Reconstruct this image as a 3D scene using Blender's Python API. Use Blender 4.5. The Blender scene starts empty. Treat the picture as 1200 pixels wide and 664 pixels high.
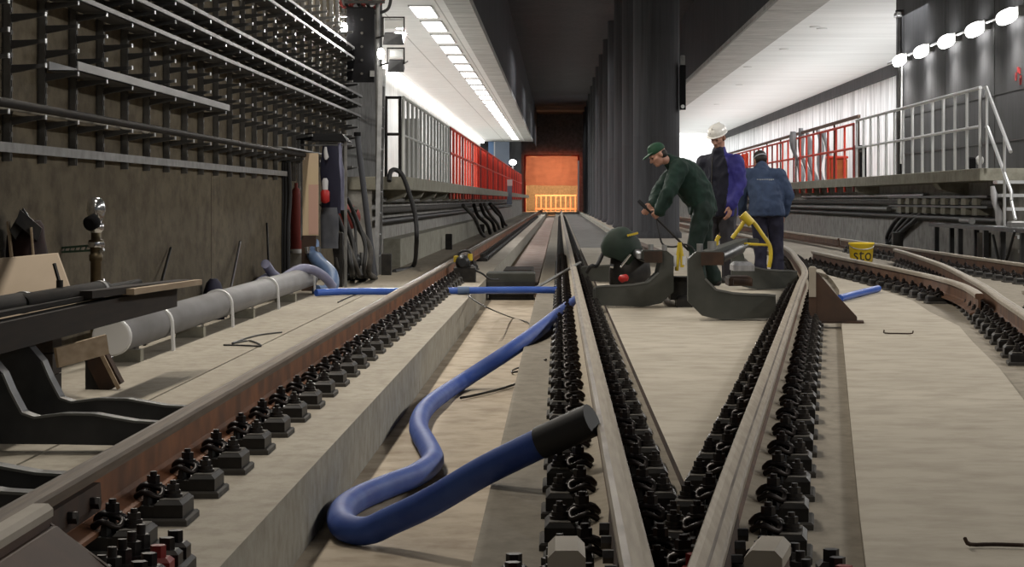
import bpy, bmesh, math, random
from mathutils import Vector, Matrix, noise as mnoise
random.seed(7)
PI = math.pi
SC = bpy.context.scene
COL = SC.collection
V = Vector
FOC, UX, UY, CAMZ = 2500.0, 655.0, 234.0, 0.985

def P(px, py, y):
    "world point that the lens shows at this place of the 1200x664 frame when it stands y metres away"
    return V(((px-UX)*y/FOC, y, CAMZ-(py-UY)*y/FOC))
def F(px, py, z=0.0):
    y = FOC*(CAMZ-z)/(py-UY)
    return V(((px-UX)*y/FOC, y, z))

# ------------------------------------------------------------------ materials
MATS = {}
def mat(name, col, rough=0.7, metal=0.0, col2=None, scale=6.0, detail=6.0, bump=0.0, stretch=(1,1,1), emit=0.0, lo=0.35, hi=0.65,
        coord='Object', trans=0.0, spec=None, bscale=None):
    m = bpy.data.materials.new(name); m.use_nodes = True
    nt = m.node_tree; b = nt.nodes['Principled BSDF']
    b.inputs['Base Color'].default_value = (*col, 1); b.inputs['Roughness'].default_value = rough
    b.inputs['Metallic'].default_value = metal
    if spec is not None: b.inputs['Specular IOR Level'].default_value = spec
    if col2 or bump:
        tc = nt.nodes.new('ShaderNodeTexCoord'); mp = nt.nodes.new('ShaderNodeMapping')
        mp.inputs['Scale'].default_value = stretch
        if coord == 'World':
            g = nt.nodes.new('ShaderNodeNewGeometry'); nt.links.new(g.outputs['Position'], mp.inputs['Vector'])
        else:
            nt.links.new(tc.outputs[coord], mp.inputs['Vector'])
        n = nt.nodes.new('ShaderNodeTexNoise'); n.inputs['Scale'].default_value = scale; n.inputs['Detail'].default_value = detail
        nt.links.new(mp.outputs[0], n.inputs['Vector'])
        if col2:
            r = nt.nodes.new('ShaderNodeValToRGB')
            r.color_ramp.elements[0].position = lo; r.color_ramp.elements[1].position = hi
            r.color_ramp.elements[0].color = (*col, 1); r.color_ramp.elements[1].color = (*col2, 1)
            nt.links.new(n.outputs['Fac'], r.inputs[0]); nt.links.new(r.outputs[0], b.inputs['Base Color'])
        if bump:
            bp = nt.nodes.new('ShaderNodeBump'); bp.inputs['Strength'].default_value = bump; bp.inputs['Distance'].default_value = 0.02
            src = n
            if bscale:
                src = nt.nodes.new('ShaderNodeTexNoise'); src.inputs['Scale'].default_value = bscale; src.inputs['Detail'].default_value = 5
                nt.links.new(mp.outputs[0], src.inputs['Vector'])
            nt.links.new(src.outputs['Fac'], bp.inputs['Height']); nt.links.new(bp.outputs[0], b.inputs['Normal'])
    if emit:
        b.inputs['Emission Color'].default_value = (*col, 1); b.inputs['Emission Strength'].default_value = emit
    if trans:
        tr = nt.nodes.new('ShaderNodeBsdfTranslucent'); tr.inputs[0].default_value = (*col, 1)
        mx = nt.nodes.new('ShaderNodeMixShader'); mx.inputs[0].default_value = trans
        out = nt.nodes['Material Output']
        nt.links.new(b.outputs[0], mx.inputs[1]); nt.links.new(tr.outputs[0], mx.inputs[2]); nt.links.new(mx.outputs[0], out.inputs[0])
    MATS[name] = m
    return m

def two_layer(name, a, b_, c, s1, s2, rough=0.85, st1=(1,1,1), st2=(1,1,1), bump=0.15, brick=None):
    "two world-space noises over one another: broad blotches a..b and fine streaks towards c; brick = (width,height,colour,size) joints"
    m = bpy.data.materials.new(name); m.use_nodes = True
    nt = m.node_tree; bs = nt.nodes['Principled BSDF']; bs.inputs['Roughness'].default_value = rough
    bs.inputs['Specular IOR Level'].default_value = 0.25
    g = nt.nodes.new('ShaderNodeNewGeometry')
    def nz(scale, st, lo, hi):
        mp = nt.nodes.new('ShaderNodeMapping'); mp.inputs['Scale'].default_value = st
        nt.links.new(g.outputs['Position'], mp.inputs['Vector'])
        n = nt.nodes.new('ShaderNodeTexNoise'); n.inputs['Scale'].default_value = scale; n.inputs['Detail'].default_value = 7; n.inputs['Roughness'].default_value = 0.62
        nt.links.new(mp.outputs[0], n.inputs['Vector'])
        r = nt.nodes.new('ShaderNodeMapRange'); r.inputs[1].default_value = lo; r.inputs[2].default_value = hi
        nt.links.new(n.outputs['Fac'], r.inputs[0]); return r, n
    r1, n1 = nz(s1, st1, 0.35, 0.65); r2, n2 = nz(s2, st2, 0.42, 0.72)
    m1 = nt.nodes.new('ShaderNodeMix'); m1.data_type = 'RGBA'
    m1.inputs[6].default_value = (*a, 1); m1.inputs[7].default_value = (*b_, 1); nt.links.new(r1.outputs[0], m1.inputs[0])
    m2 = nt.nodes.new('ShaderNodeMix'); m2.data_type = 'RGBA'; nt.links.new(m1.outputs[2], m2.inputs[6]); m2.inputs[7].default_value = (*c, 1)
    nt.links.new(r2.outputs[0], m2.inputs[0])
    last = m2.outputs[2]
    if brick:
        mp = nt.nodes.new('ShaderNodeMapping'); nt.links.new(g.outputs['Position'], mp.inputs['Vector'])
        br = nt.nodes.new('ShaderNodeTexBrick'); br.inputs['Scale'].default_value = 1; br.offset = 0
        br.inputs['Brick Width'].default_value = brick[0]; br.inputs['Row Height'].default_value = brick[1]
        br.inputs['Mortar Size'].default_value = brick[3]
        br.inputs['Color1'].default_value = (0,0,0,1); br.inputs['Color2'].default_value = (0,0,0,1); br.inputs['Mortar'].default_value = (1,1,1,1)
        nt.links.new(mp.outputs[0], br.inputs['Vector'])
        m3 = nt.nodes.new('ShaderNodeMix'); m3.data_type = 'RGBA'; nt.links.new(br.outputs['Color'], m3.inputs[0])
        nt.links.new(last, m3.inputs[6]); m3.inputs[7].default_value = (*brick[2], 1); last = m3.outputs[2]
    nt.links.new(last, bs.inputs['Base Color'])
    bp = nt.nodes.new('ShaderNodeBump'); bp.inputs['Strength'].default_value = bump; bp.inputs['Distance'].default_value = 0.03
    nt.links.new(n2.outputs['Fac'], bp.inputs['Height']); nt.links.new(bp.outputs[0], bs.inputs['Normal'])
    MATS[name] = m
    return m

two_layer('slab_concrete', (.36,.32,.26), (.46,.42,.345), (.30,.262,.21), 0.9, 7.0, st1=(1,.5,1), st2=(1.6,1,1), bump=0.12)
two_layer('infill_concrete', (.385,.345,.28), (.47,.425,.35), (.32,.28,.225), 0.7, 5.0, st1=(.5,.8,1), st2=(.8,1.1,1), bump=0.1)
two_layer('trough_concrete', (.46,.39,.30), (.56,.48,.38), (.30,.235,.17), 0.8, 4.0, st1=(1,.35,1), bump=0.12)
two_layer('face_concrete', (.33,.315,.27), (.40,.385,.335), (.26,.235,.19), 1.2, 9.0, bump=0.2)
two_layer('stained_concrete', (.115,.094,.062), (.165,.138,.094), (.07,.055,.037), 1.6, 8.0, st1=(1,.4,.8), st2=(1,.55,.9), bump=0.3)
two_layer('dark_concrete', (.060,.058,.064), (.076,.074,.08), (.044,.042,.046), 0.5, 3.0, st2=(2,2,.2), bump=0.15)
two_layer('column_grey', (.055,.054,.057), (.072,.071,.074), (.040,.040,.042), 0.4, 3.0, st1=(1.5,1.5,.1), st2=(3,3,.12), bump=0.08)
two_layer('far_floor', (.13,.122,.11), (.17,.16,.145), (.09,.085,.075), 0.6, 4.0, st1=(1,.3,1), bump=0.1)
two_layer('end_grey', (.20,.20,.20), (.27,.27,.265), (.13,.13,.13), 0.6, 4.0, st1=(1,1.5,.3), bump=0.1)
two_layer('hall_wall', (.46,.48,.46), (.58,.60,.58), (.34,.35,.34), 0.5, 2.0, st2=(1,2,.3), bump=0.05)
two_layer('base_concrete', (.25,.22,.175), (.31,.275,.22), (.19,.165,.13), 0.9, 7.0, st1=(1,.5,1), st2=(1.6,1,1), bump=0.12)
two_layer('grey_wall', (.062,.062,.066), (.085,.085,.09), (.045,.045,.047), 0.5, 3.0, st1=(1,1.5,.2), st2=(1,2,.3), bump=0.1, brick=None)
two_layer('platform_concrete', (.30,.29,.24), (.37,.36,.30), (.22,.21,.17), 1.0, 6.0, bump=0.15)
two_layer('under_concrete', (.33,.32,.30), (.42,.41,.385), (.20,.19,.175), 0.6, 4.0, bump=0.15)
two_layer('ceiling_tiles', (.78,.775,.76), (.82,.815,.80), (.72,.715,.70), 0.4, 2.0, bump=0.02, brick=(1.25,3.8,(.45,.44,.42),.016))
two_layer('ceiling_plain', (.80,.80,.80), (.85,.85,.85), (.72,.72,.72), 0.25, 0.7, st2=(.3,2.5,1), bump=0.02)
two_layer('mesh_band', (.46,.45,.43), (.56,.55,.53), (.30,.29,.28), 0.8, 2.5, st2=(.6,3,1), bump=0.1, brick=(1.2,3.8,(.25,.25,.24),.03))
two_layer('white_cladding', (.66,.66,.66), (.86,.86,.86), (.24,.24,.245), 0.5, 1.1, rough=.5, st1=(1,1.4,.3), st2=(1,2.6,.30), bump=0.5)
two_layer('trough_planks', (.36,.27,.22), (.46,.38,.33), (.24,.15,.12), 1.5, 4.0, st1=(.6,2,1), bump=0.2)
mat('rust', (.25,.095,.035), .75, .05, (.12,.05,.022), 5, bump=.15)
mat('rail_head_dull', (.15,.11,.078), .72, .1, (.095,.07,.048), 2.5, stretch=(30,1.2,30))
mat('rust_web', (.13,.06,.03), .8, .05, (.07,.035,.02), 5, bump=.15)
mat('dusty_top', (.17,.155,.135), .85, 0, (.07,.064,.056), 9)
mat('rail_head', (.36,.315,.255), .62, .15, (.27,.23,.18), 2.5, stretch=(30,1.2,30))
mat('rail_wear', (.10,.08,.065), .5, .4, (.23,.20,.17), 3)
mat('rust_dark', (.075,.04,.025), .8, .2, (.035,.022,.016), 6)
mat('black_iron', (.013,.0125,.013), .5, .4, (.030,.027,.024), 12)
mat('clip_steel', (.018,.016,.018), .42, .6, (.042,.033,.029), 14)
mat('bolt_steel', (.075,.07,.068), .38, .7, (.03,.027,.027), 18)
mat('red_paint', (.22,.02,.018), .5)
mat('pad_grey', (.045,.042,.04), .85, 0, (.085,.078,.068), 8)
mat('frame_paint', (.045,.048,.042), .55, .2, (.068,.07,.062), 5, bump=.1)
mat('frame_dark', (.020,.022,.025), .42, .3, (.045,.046,.05), 5, bump=.1)
mat('edge_light', (.16,.165,.16), .45, .4)
mat('galv', (.50,.51,.52), .38, .75, (.36,.37,.38), 9)
mat('galv_dull', (.26,.26,.255), .5, .5, (.17,.17,.165), 8)
mat('upright_zinc', (.20,.195,.185), .55, .4, (.12,.117,.11), 8)
mat('rail_tube', (.66,.67,.68), .35, .5)
mat('tray_edge', (.36,.363,.367), .6, .2, (.27,.27,.273), 6, stretch=(1,.2,1))
mat('tray_dark', (.10,.10,.10), .55, .5)
mat('pvc_grey', (.25,.25,.26), .7, 0, (.19,.187,.19), 4, stretch=(1,.4,1))
mat('band_white', (.62,.62,.62), .45)
mat('hose_blue', (.014,.050,.27), .62, 0, (.035,.085,.33), 7)
mat('hose_blue_bright', (.025,.09,.44), .4, 0, (.05,.13,.48), 5)
mat('hose_lilac', (.24,.245,.36), .55, 0, (.18,.185,.28), 7)
mat('hose_steel_blue', (.11,.18,.33), .5, 0, (.08,.13,.24), 6)
mat('rubber', (.014,.014,.016), .6)
mat('cable_black', (.012,.012,.013), .55)
mat('plywood', (.42,.33,.24), .75, 0, (.52,.42,.315), 2.2, stretch=(1,1,.35), bump=.05)
mat('plank', (.42,.32,.22), .75, 0, (.30,.22,.14), 3, stretch=(8,.7,8))
mat('dark_timber', (.014,.010,.008), .9, 0, (.024,.016,.012), 4, stretch=(8,.7,8))
mat('maroon', (.028,.007,.007), .8, 0, (.014,.006,.006), 4)
mat('brass_dark', (.12,.095,.05), .45, .7, (.07,.05,.03), 8)
mat('chrome', (.75,.76,.78), .16, .95)
mat('green_paint', (.035,.075,.05), .6)
mat('signal_yellow', (.62,.46,.03), .5, 0, (.52,.38,.03), 6)
mat('bucket_yellow', (.80,.58,.03), .45)
mat('ink', (.03,.025,.02), .6)
mat('red_fence', (.72,.06,.03), .55)
mat('red_dark', (.20,.03,.025), .6)
mat('orange_net', (.88,.20,.075), .6, trans=.45)
mat('orange_sheet', (.34,.18,.15), .6, 0, (.62,.36,.26), .9, stretch=(.5,1,1.6), trans=.4)
mat('orange_box', (.62,.17,.045), .6, 0, (.45,.12,.04), 5)
mat('black_plastic', (.006,.006,.007), .8, spec=.15)
mat('soot_black', (.010,.009,.008), .8, 0, (.016,.012,.010), 7, spec=.2)
mat('rail_pale', (.62,.64,.62), .5)
mat('barrier_orange', (.85,.38,.24), .6)
mat('lamp_white', (1,.985,.95), .5, emit=14)
mat('panel_white', (1,.975,.93), .5, emit=5.5)
mat('cove_white', (1,.98,.95), .5, emit=4.5)
mat('flood_white', (1,.98,.93), .5, emit=40)
mat('glass_lamp', (.55,.56,.56), .12, 0)
mat('beige_board', (.55,.42,.30), .6, 0, (.62,.50,.30), 1.5, stretch=(1,1,.6))
mat('pink_board', (.55,.34,.27), .6)
mat('navy_cloth', (.010,.010,.028), .85)
mat('pole_grey', (.075,.08,.095), .55)
mat('brown_rail', (.20,.135,.105), .7)
mat('grey_cloth', (.055,.06,.075), .85, 0, (.09,.095,.11), 7)
mat('white_cloth', (.55,.55,.57), .8)
mat('signal_red', (.45,.02,.02), .5)
mat('blue_panel', (.16,.27,.48), .6)
mat('slat_grey', (.20,.24,.31), .6)
mat('tarp_green', (.004,.013,.008), .8, 0, (.007,.021,.012), 7, bump=.2)
mat('jacket_green', (.0025,.017,.012), .85, 0, (.005,.027,.019), 9, bump=.35)
mat('trousers_green', (.002,.012,.009), .85, 0, (.004,.018,.013), 9, bump=.35)
mat('cap_green', (.006,.050,.022), .75)
mat('jacket_navy', (.006,.007,.017), .85, 0, (.010,.011,.025), 8, bump=.35)
mat('jacket_royal', (.022,.020,.17), .75, 0, (.032,.03,.23), 8, bump=.3)
mat('jacket_steel', (.024,.042,.092), .85, 0, (.036,.060,.122), 8, bump=.35)
mat('trousers_navy', (.010,.010,.026), .85, 0, (.016,.016,.038), 8, bump=.35)
mat('trousers_grey', (.03,.029,.036), .85, 0, (.045,.043,.052), 8, bump=.35)
mat('skin', (.42,.22,.155), .55, 0, (.48,.26,.19), 12)
mat('hair', (.018,.014,.012), .7)
mat('helmet_white', (.80,.79,.76), .3)
mat('boot', (.02,.017,.015), .6)
mat('glove', (.25,.12,.06), .8)
mat('print_grey', (.35,.38,.42), .7)
mat('eye', (.02,.02,.02), .2)
mat('clear_wrap', (.62,.62,.64), .25, 0, (.34,.34,.36), 5, stretch=(3,3,.5))
mat('dust_concrete', (.36,.31,.235), .9, 0, (.42,.365,.28), 14)
mat('light_cap', (.40,.355,.295), .7, .05, (.33,.29,.235), 6)
mat('roll_grey', (.16,.16,.17), .5, 0, (.34,.34,.35), 5, stretch=(3,3,.5))
mat('gusset', (.085,.045,.028), .7, .1, (.055,.032,.022), 5)

# ------------------------------------------------------------------ mesh builder
def frame(d):
    d = V(d).normalized()
    up = V((0,0,1)) if abs(d.z) < 0.95 else V((0,1,0))
    a = d.cross(up).normalized(); b = a.cross(d).normalized()
    return a, b

class MB:
    def __init__(s): s.v = []; s.f = []; s.m = []; s.sm = []
    def add(s, vs, fs, mi=0, smooth=False):
        o = len(s.v); s.v += [tuple(x) for x in vs]
        for f in fs: s.f.append(tuple(i+o for i in f)); s.m.append(mi); s.sm.append(smooth)
        return s
    def hexa(s, p, mi=0):   # 8 points: bottom 4 ccw, top 4
        return s.add(p, [(3,2,1,0),(4,5,6,7),(0,1,5,4),(1,2,6,5),(2,3,7,6),(3,0,4,7)], mi)
    def box(s, x0, x1, y0, y1, z0, z1, mi=0):
        if x0 > x1: x0, x1 = x1, x0
        if y0 > y1: y0, y1 = y1, y0
        if z0 > z1: z0, z1 = z1, z0
        return s.hexa([(x0,y0,z0),(x1,y0,z0),(x1,y1,z0),(x0,y1,z0),(x0,y0,z1),(x1,y0,z1),(x1,y1,z1),(x0,y1,z1)], mi)
    def cbox(s, x0, x1, y0, y1, z0, z1, c=.01, mi=0):   # top edges chamfered
        s.hexa([(x0,y0,z0),(x1,y0,z0),(x1,y1,z0),(x0,y1,z0),(x0,y0,z1-c),(x1,y0,z1-c),(x1,y1,z1-c),(x0,y1,z1-c)], mi)
        return s.hexa([(x0,y0,z1-c),(x1,y0,z1-c),(x1,y1,z1-c),(x0,y1,z1-c),(x0+c,y0+c,z1),(x1-c,y0+c,z1),(x1-c,y1-c,z1),(x0+c,y1-c,z1)], mi)
    def bar(s, p, q, w, h, mi=0):   # rectangular bar between two points
        p, q = V(p), V(q); a, b = frame(q-p); a = a*w/2; b = b*h/2
        return s.hexa([p-a-b, p+a-b, q+a-b, q-a-b, p-a+b, p+a+b, q+a+b, q-a+b], mi)
    def cyl(s, p, q, r, r2=None, n=12, mi=0, caps=True, smooth=True):
        p, q = V(p), V(q); r2 = r if r2 is None else r2; a, b = frame(q-p)
        vs = []
        for c, rr in ((p, r), (q, r2)):
            for i in range(n):
                t = 2*PI*i/n; vs.append(c + a*math.cos(t)*rr + b*math.sin(t)*rr)
        fs = [(i, (i+1) % n, n+(i+1) % n, n+i) for i in range(n)]
        s.add(vs, fs, mi, smooth)
        if caps: s.add(vs, [tuple(range(n-1,-1,-1)), tuple(range(n, 2*n))], mi)
        return s
    def tube(s, pts, r, n=8, mi=0, smooth=True, radii=None):
        pts = [V(p) for p in pts]; N = len(pts); vs = []
        t0 = (pts[1]-pts[0]).normalized(); a, b = frame(t0)
        for i, p in enumerate(pts):
            t = ((pts[min(i+1, N-1)]-pts[max(i-1, 0)])).normalized()
            a = (a - t*a.dot(t)).normalized(); b = t.cross(a)
            rr = radii[i] if radii else r
            for k in range(n):
                w = 2*PI*k/n; vs.append(p + a*math.cos(w)*rr + b*math.sin(w)*rr)
        fs = [(i*n+k, i*n+(k+1) % n, (i+1)*n+(k+1) % n, (i+1)*n+k) for i in range(N-1) for k in range(n)]
        s.add(vs, fs, mi, smooth)
        return s.add(vs, [tuple(range(n-1,-1,-1)), tuple(range((N-1)*n, N*n))], mi)
    def loft(s, rings, n=16, mi=0, smooth=True):   # rings: (centre, axis a, axis b)
        vs = []
        for c, a, b in rings:
            c, a, b = V(c), V(a), V(b)
            for k in range(n):
                w = 2*PI*k/n; vs.append(c + a*math.cos(w) + b*math.sin(w))
        N = len(rings)
        fs = [(i*n+k, i*n+(k+1) % n, (i+1)*n+(k+1) % n, (i+1)*n+k) for i in range(N-1) for k in range(n)]
        s.add(vs, fs, mi, smooth)
        return s.add(vs, [tuple(range(n-1,-1,-1)), tuple(range((N-1)*n, N*n))], mi)
    def prism(s, out, y0, y1, mi=0, side=None):   # outline in (x, z), thickness along y
        n = len(out); vs = [(x, y0, z) for x, z in out] + [(x, y1, z) for x, z in out]
        s.add(vs, [tuple(range(n)), tuple(range(2*n-1, n-1, -1))], mi)
        return s.add(vs, [(i, n+i, n+(i+1) % n, (i+1) % n) for i in range(n)], mi if side is None else side)
    def sweep(s, prof, path, mids=None, lat=None, closed=True):   # prof (x, z) swept along an (x, y) path
        n = len(prof); vs = []; N = len(path)
        for i, p in enumerate(path):
            p = V(p); t = (V(path[min(i+1, N-1)])-V(path[max(i-1, 0)])); t.z = 0; t.normalize()
            side = V((t.y, -t.x, 0))
            for x, z in prof: vs.append(p + side*x + V((0,0,z)))
        for j in range(n):
            k = (j+1) % n
            fs = [(i*n+j, i*n+k, (i+1)*n+k, (i+1)*n+j) for i in range(N-1)]
            s.add(vs, fs, (mids[j] if mids else 0))
        return s.add(vs, [tuple(range(n)), tuple(range(N*n-1, (N-1)*n-1, -1))], 0)
    def sphere(s, c, rx, ry=None, rz=None, n=14, m=9, mi=0, z0=-1.0, z1=1.0):
        c = V(c); ry = ry or rx; rz = rz or rx; vs = []; rows = m+1
        for i in range(rows):
            zz = z0 + (z1-z0)*i/m if False else math.sin(math.asin(z0)+(math.asin(z1)-math.asin(z0))*i/m)
            rr = math.sqrt(max(0.0, 1-zz*zz)) + 1e-4
            for k in range(n):
                w = 2*PI*k/n; vs.append(c + V((rx*rr*math.cos(w), ry*rr*math.sin(w), rz*zz)))
        fs = [(i*n+k, i*n+(k+1) % n, (i+1)*n+(k+1) % n, (i+1)*n+k) for i in range(m) for k in range(n)]
        s.add(vs, fs, mi, True)
        return s.add(vs, [tuple(range(n-1,-1,-1)), tuple(range(m*n, (m+1)*n))], mi, True)
    def lathe(s, c, prof, n=20, mi=0, axis=(0,0,1), smooth=True):   # prof (r, h)
        c = V(c); ax = V(axis).normalized(); a, b = frame(ax); vs = []
        for r, h in prof:
            for k in range(n):
                w = 2*PI*k/n; vs.append(c + ax*h + a*math.cos(w)*r + b*math.sin(w)*r)
        N = len(prof)
        fs = [(i*n+k, i*n+(k+1) % n, (i+1)*n+(k+1) % n, (i+1)*n+k) for i in range(N-1) for k in range(n)]
        s.add(vs, fs, mi, smooth)
        return s.add(vs, [tuple(range(n-1,-1,-1)), tuple(range((N-1)*n, N*n))], mi)
    def mesh(s, name, mats):
        me = bpy.data.meshes.new(name); me.from_pydata(s.v, [], s.f)
        for m in (mats if isinstance(mats, (list, tuple)) else [mats]): me.materials.append(MATS[m] if isinstance(m, str) else m)
        me.polygons.foreach_set('material_index', s.m); me.polygons.foreach_set('use_smooth', s.sm)
        bm = bmesh.new(); bm.from_mesh(me); bmesh.ops.recalc_face_normals(bm, faces=bm.faces); bm.to_mesh(me); bm.free()
        me.update(); return me
    def build(s, name, mats, parent=None, **kw):
        return link(name, s.mesh(name, mats), parent, **kw)

def link(name, me, parent=None, bevel=0, loc=None, label=None):
    o = bpy.data.objects.new(name, me); COL.objects.link(o)
    if parent:
        o.parent = parent
    if loc is not None: o.location = loc
    if bevel:
        b = o.modifiers.new('bevel', 'BEVEL'); b.width = bevel; b.segments = 2; b.limit_method = 'ANGLE'
    if label: o['label'] = label
    return o
def tag(o, label=None, cat=None, group=None, kind=None):
    if label: o['label'] = label
    if cat: o['category'] = cat
    if group: o['group'] = group
    if kind: o['kind'] = kind
    return o
def thing(name, label, cat, loc=(0,0,0), rz=0, group=None):
    o = bpy.data.objects.new(name, None); COL.objects.link(o); o.location = loc; o.rotation_euler = (0,0,rz)
    o.empty_display_size = .1
    return tag(o, label, cat, group)
def struct(name, mb, mats, bevel=0):
    return tag(mb.build(name, mats, bevel=bevel), kind='structure')
def dup(root, loc=None, rz=None, label=None, group=None):
    r = root.copy(); COL.objects.link(r)
    if loc is not None: r.location = loc
    if rz is not None: r.rotation_euler = (0,0,rz)
    if label: r['label'] = label
    if group: r['group'] = group
    for ch in [c for c in bpy.data.objects if c.parent == root] if root not in KIDS else KIDS[root]:
        c = ch.copy(); COL.objects.link(c); c.parent = r
        for g in KIDS.get(ch, []):
            d = g.copy(); COL.objects.link(d); d.parent = c
    return r
KIDS = {}
def remember(root):
    KIDS[root] = [c for c in bpy.data.objects if c.parent == root]
    for c in KIDS[root]: KIDS[c] = [g for g in bpy.data.objects if g.parent == c]
ONES = 'first second third fourth fifth sixth seventh eighth ninth tenth eleventh twelfth thirteenth fourteenth fifteenth sixteenth seventeenth eighteenth nineteenth'.split()
TENS = ['', '', 'twent', 'thirt', 'fort', 'fift', 'sixt', 'sevent', 'eight', 'ninet']
def nth(n):
    if n < 20: return ONES[n-1]
    t, u = divmod(n, 10)
    return TENS[t]+'ieth' if u == 0 else TENS[t]+'y-'+ONES[u-1]
def spline(pts, k=8):
    "Catmull-Rom through the points"
    pts = [V(p) for p in pts]; q = [pts[0]*2-pts[1]] + pts + [pts[-1]*2-pts[-2]]; out = []
    for i in range(1, len(q)-2):
        a, b, c, d = q[i-1], q[i], q[i+1], q[i+2]
        for j in range(k):
            t = j/k
            out.append(.5*((2*b)+(c-a)*t+(2*a-5*b+4*c-d)*t*t+(3*b-a-3*c+d)*t**3))
    out.append(pts[-1]); return out

# ------------------------------------------------------------------ camera, world
cam = bpy.data.cameras.new('camera'); co = bpy.data.objects.new('camera', cam); COL.objects.link(co)
co.location = (0,0,CAMZ); co.rotation_euler = (PI/2,0,0)
cam.sensor_width = 36; cam.lens = 36*FOC/1200; cam.shift_x = (600-UX)/1200; cam.shift_y = (UY-332)/1200
cam.clip_start = .1; cam.clip_end = 600
SC.camera = co
w = bpy.data.worlds.new('world'); SC.world = w; w.use_nodes = True
w.node_tree.nodes['Background'].inputs[0].default_value = (.9,.95,1,1); w.node_tree.nodes['Background'].inputs[1].default_value = .05
SC.view_settings.view_transform = 'Standard'; SC.view_settings.look = 'None'; SC.view_settings.gamma = 1
SC.view_settings.use_curve_mapping = False; SC.view_settings.exposure = 0.0

# ------------------------------------------------------------------ rail lines
GZ = .23
R1 = [(-1.343, y, 0) for y in (3.2, 20, 60, 100, 175)]
R2 = [(.164, y, 0) for y in (3.0, 20, 60, 100, 175)]
r3 = [(.10,2.9),(.295,4.39),(.54,6.38),(1.155,11.23),(2.155,19.1),(2.65,23.0),(3.14,28.2),(3.52,32.5),(3.80,37),(3.98,42),(4.02,50),(4.02,75),(4.02,140)]
R3 = spline([(x,y,0) for x,y in r3], 6)
r4 = [(2.88,12.6),(3.13,14.3),(3.43,16.5),(3.77,18.9),(4.18,22.2),(4.56,25.5),(4.92,29.5),(5.2,33),(5.40,37),(5.50,42)]
R4 = spline([(x,y,0) for x,y in r4], 6)
R5 = [(5.53,y,0) for y in (12, 25, 41.8)]
R5far = [(5.52,y,0) for y in (42,60,140)]
r6 = [(3.42,17.2),(3.53,18.0),(3.66,19.2),(3.74,20.4),(3.79,22.1),(3.80,25.4),(3.78,28.5),(3.80,31.6)]
R6 = spline([(x,y,0) for x,y in r6], 5)
r7 = [(4.02,12.2),(4.00,15.5),(3.94,18.0)]
R7 = spline([(x,y,0) for x,y in r7], 5)
def at_y(path, y):
    for a, b in zip(path, path[1:]):
        a, b = V(a), V(b)
        if a.y <= y <= b.y:
            t = (y-a.y)/(b.y-a.y); d = (b-a); return a.x+(b.x-a.x)*t, math.atan2(-d.x, d.y)
    return None
# ------------------------------------------------------------------ the setting: floors
def poly_slab(name, left, right, z0, z1, m, side='rust_dark'):
    "slab between two (x,y) polylines sampled at the same y"
    mb = MB(); n = len(left)
    vs = [(x,y,z) for z in (z0,z1) for x,y in left] + [(x,y,z) for z in (z0,z1) for x,y in right]
    L0, L1, Q0, Q1 = 0, n, 2*n, 3*n
    fs = []
    for i in range(n-1):
        fs += [(L1+i, L1+i+1, Q1+i+1, Q1+i), (L0+i, L1+i, L1+i+1, L0+i+1)][:1]
        fs += [(L0+i, L0+i+1, L1+i+1, L1+i), (Q0+i, Q1+i, Q1+i+1, Q0+i+1), (L0+i, Q0+i, Q0+i+1, L0+i+1)]
    fs += [(L0, L1, Q1, Q0), (L0+n-1, Q0+n-1, Q1+n-1, L1+n-1)]
    mb.add(vs, fs)
    mb.m = [0 if all(vs[i][2] == z1 for i in f) else 1 for f in mb.f]
    return struct(name, mb, [m, side])
mb = MB(); mb.box(-2.95,-2.022,0,176,-.3,0); mb.box(-2.007,-.911,0,176,-.3,0); mb.box(-2.022,-2.007,0,176,-.3,-.02)
fl = mb.mesh('floor_left', ['slab_concrete','face_concrete'])
for p in fl.polygons:
    if p.normal.x > .9 and p.center.x > -1: p.material_index = 1
tag(link('floor_left', fl), kind='structure')
struct('floor_trough', MB().box(-.911,-.235,0,176,-.4,-.27), 'trough_concrete')
struct('floor_tracks_right', MB().box(.42,11.2,0,176,-.4,0), 'base_concrete')
mb = MB(); mb.box(-.235,.42,0,176,-.4,0); fr = mb.mesh('floor_right', 'base_concrete'); tag(link('floor_right', fr), kind='structure')
ys = [7.1,7.6,8.5,10,12,14,16,18,20,22.5,25,28,30,33,37,42]
poly_slab('floor_infill_middle', [(.42,y) for y in ys], [(max(.43, at_y(R3,y)[0]-.205),y) for y in ys], .0, .04, 'infill_concrete')
ys = [3.2,4.2,5,6.4,7.75,9,10.1,12,14.2,16,18,20,22.5,25,28,30,31]
def redge(y):
    if y < 14: return 2.2+(y-10.1)*.146
    if y < 17.2: return at_y(R4,y)[0]-.36
    return at_y(R6,y)[0]-.40
poly_slab('floor_infill_right', [(at_y(R3,y)[0]+.36,y) for y in ys], [(redge(y),y) for y in ys], .0, .04, 'infill_concrete', 'base_concrete')
# stone-floored channel further down the tunnel
struct('floor_channel', MB().box(-.80,-.30,27.4,150,-.27,-.20), 'trough_planks')
# the worn lip along the channel edge in the foreground
mb = MB(); pts = []
for i in range(40):
    y = 3.6+i*.09; pts.append((-.906+.012*mnoise.noise(V((y*3,0,0))), y, -.10-.05*mnoise.noise(V((y*1.7,3,0)))-.01*(i % 3)))
# kerb and cover slabs beside the column row
struct('trim_kerb', MB().box(1.42,1.54,30,174,0,.13), 'platform_concrete')
mb = MB(); y = 33
while y < 120: mb.box(1.58,1.80,y,y+1.3,0,.07); y += 2.2
struct('trim_covers', mb, 'dust_concrete')

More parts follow.
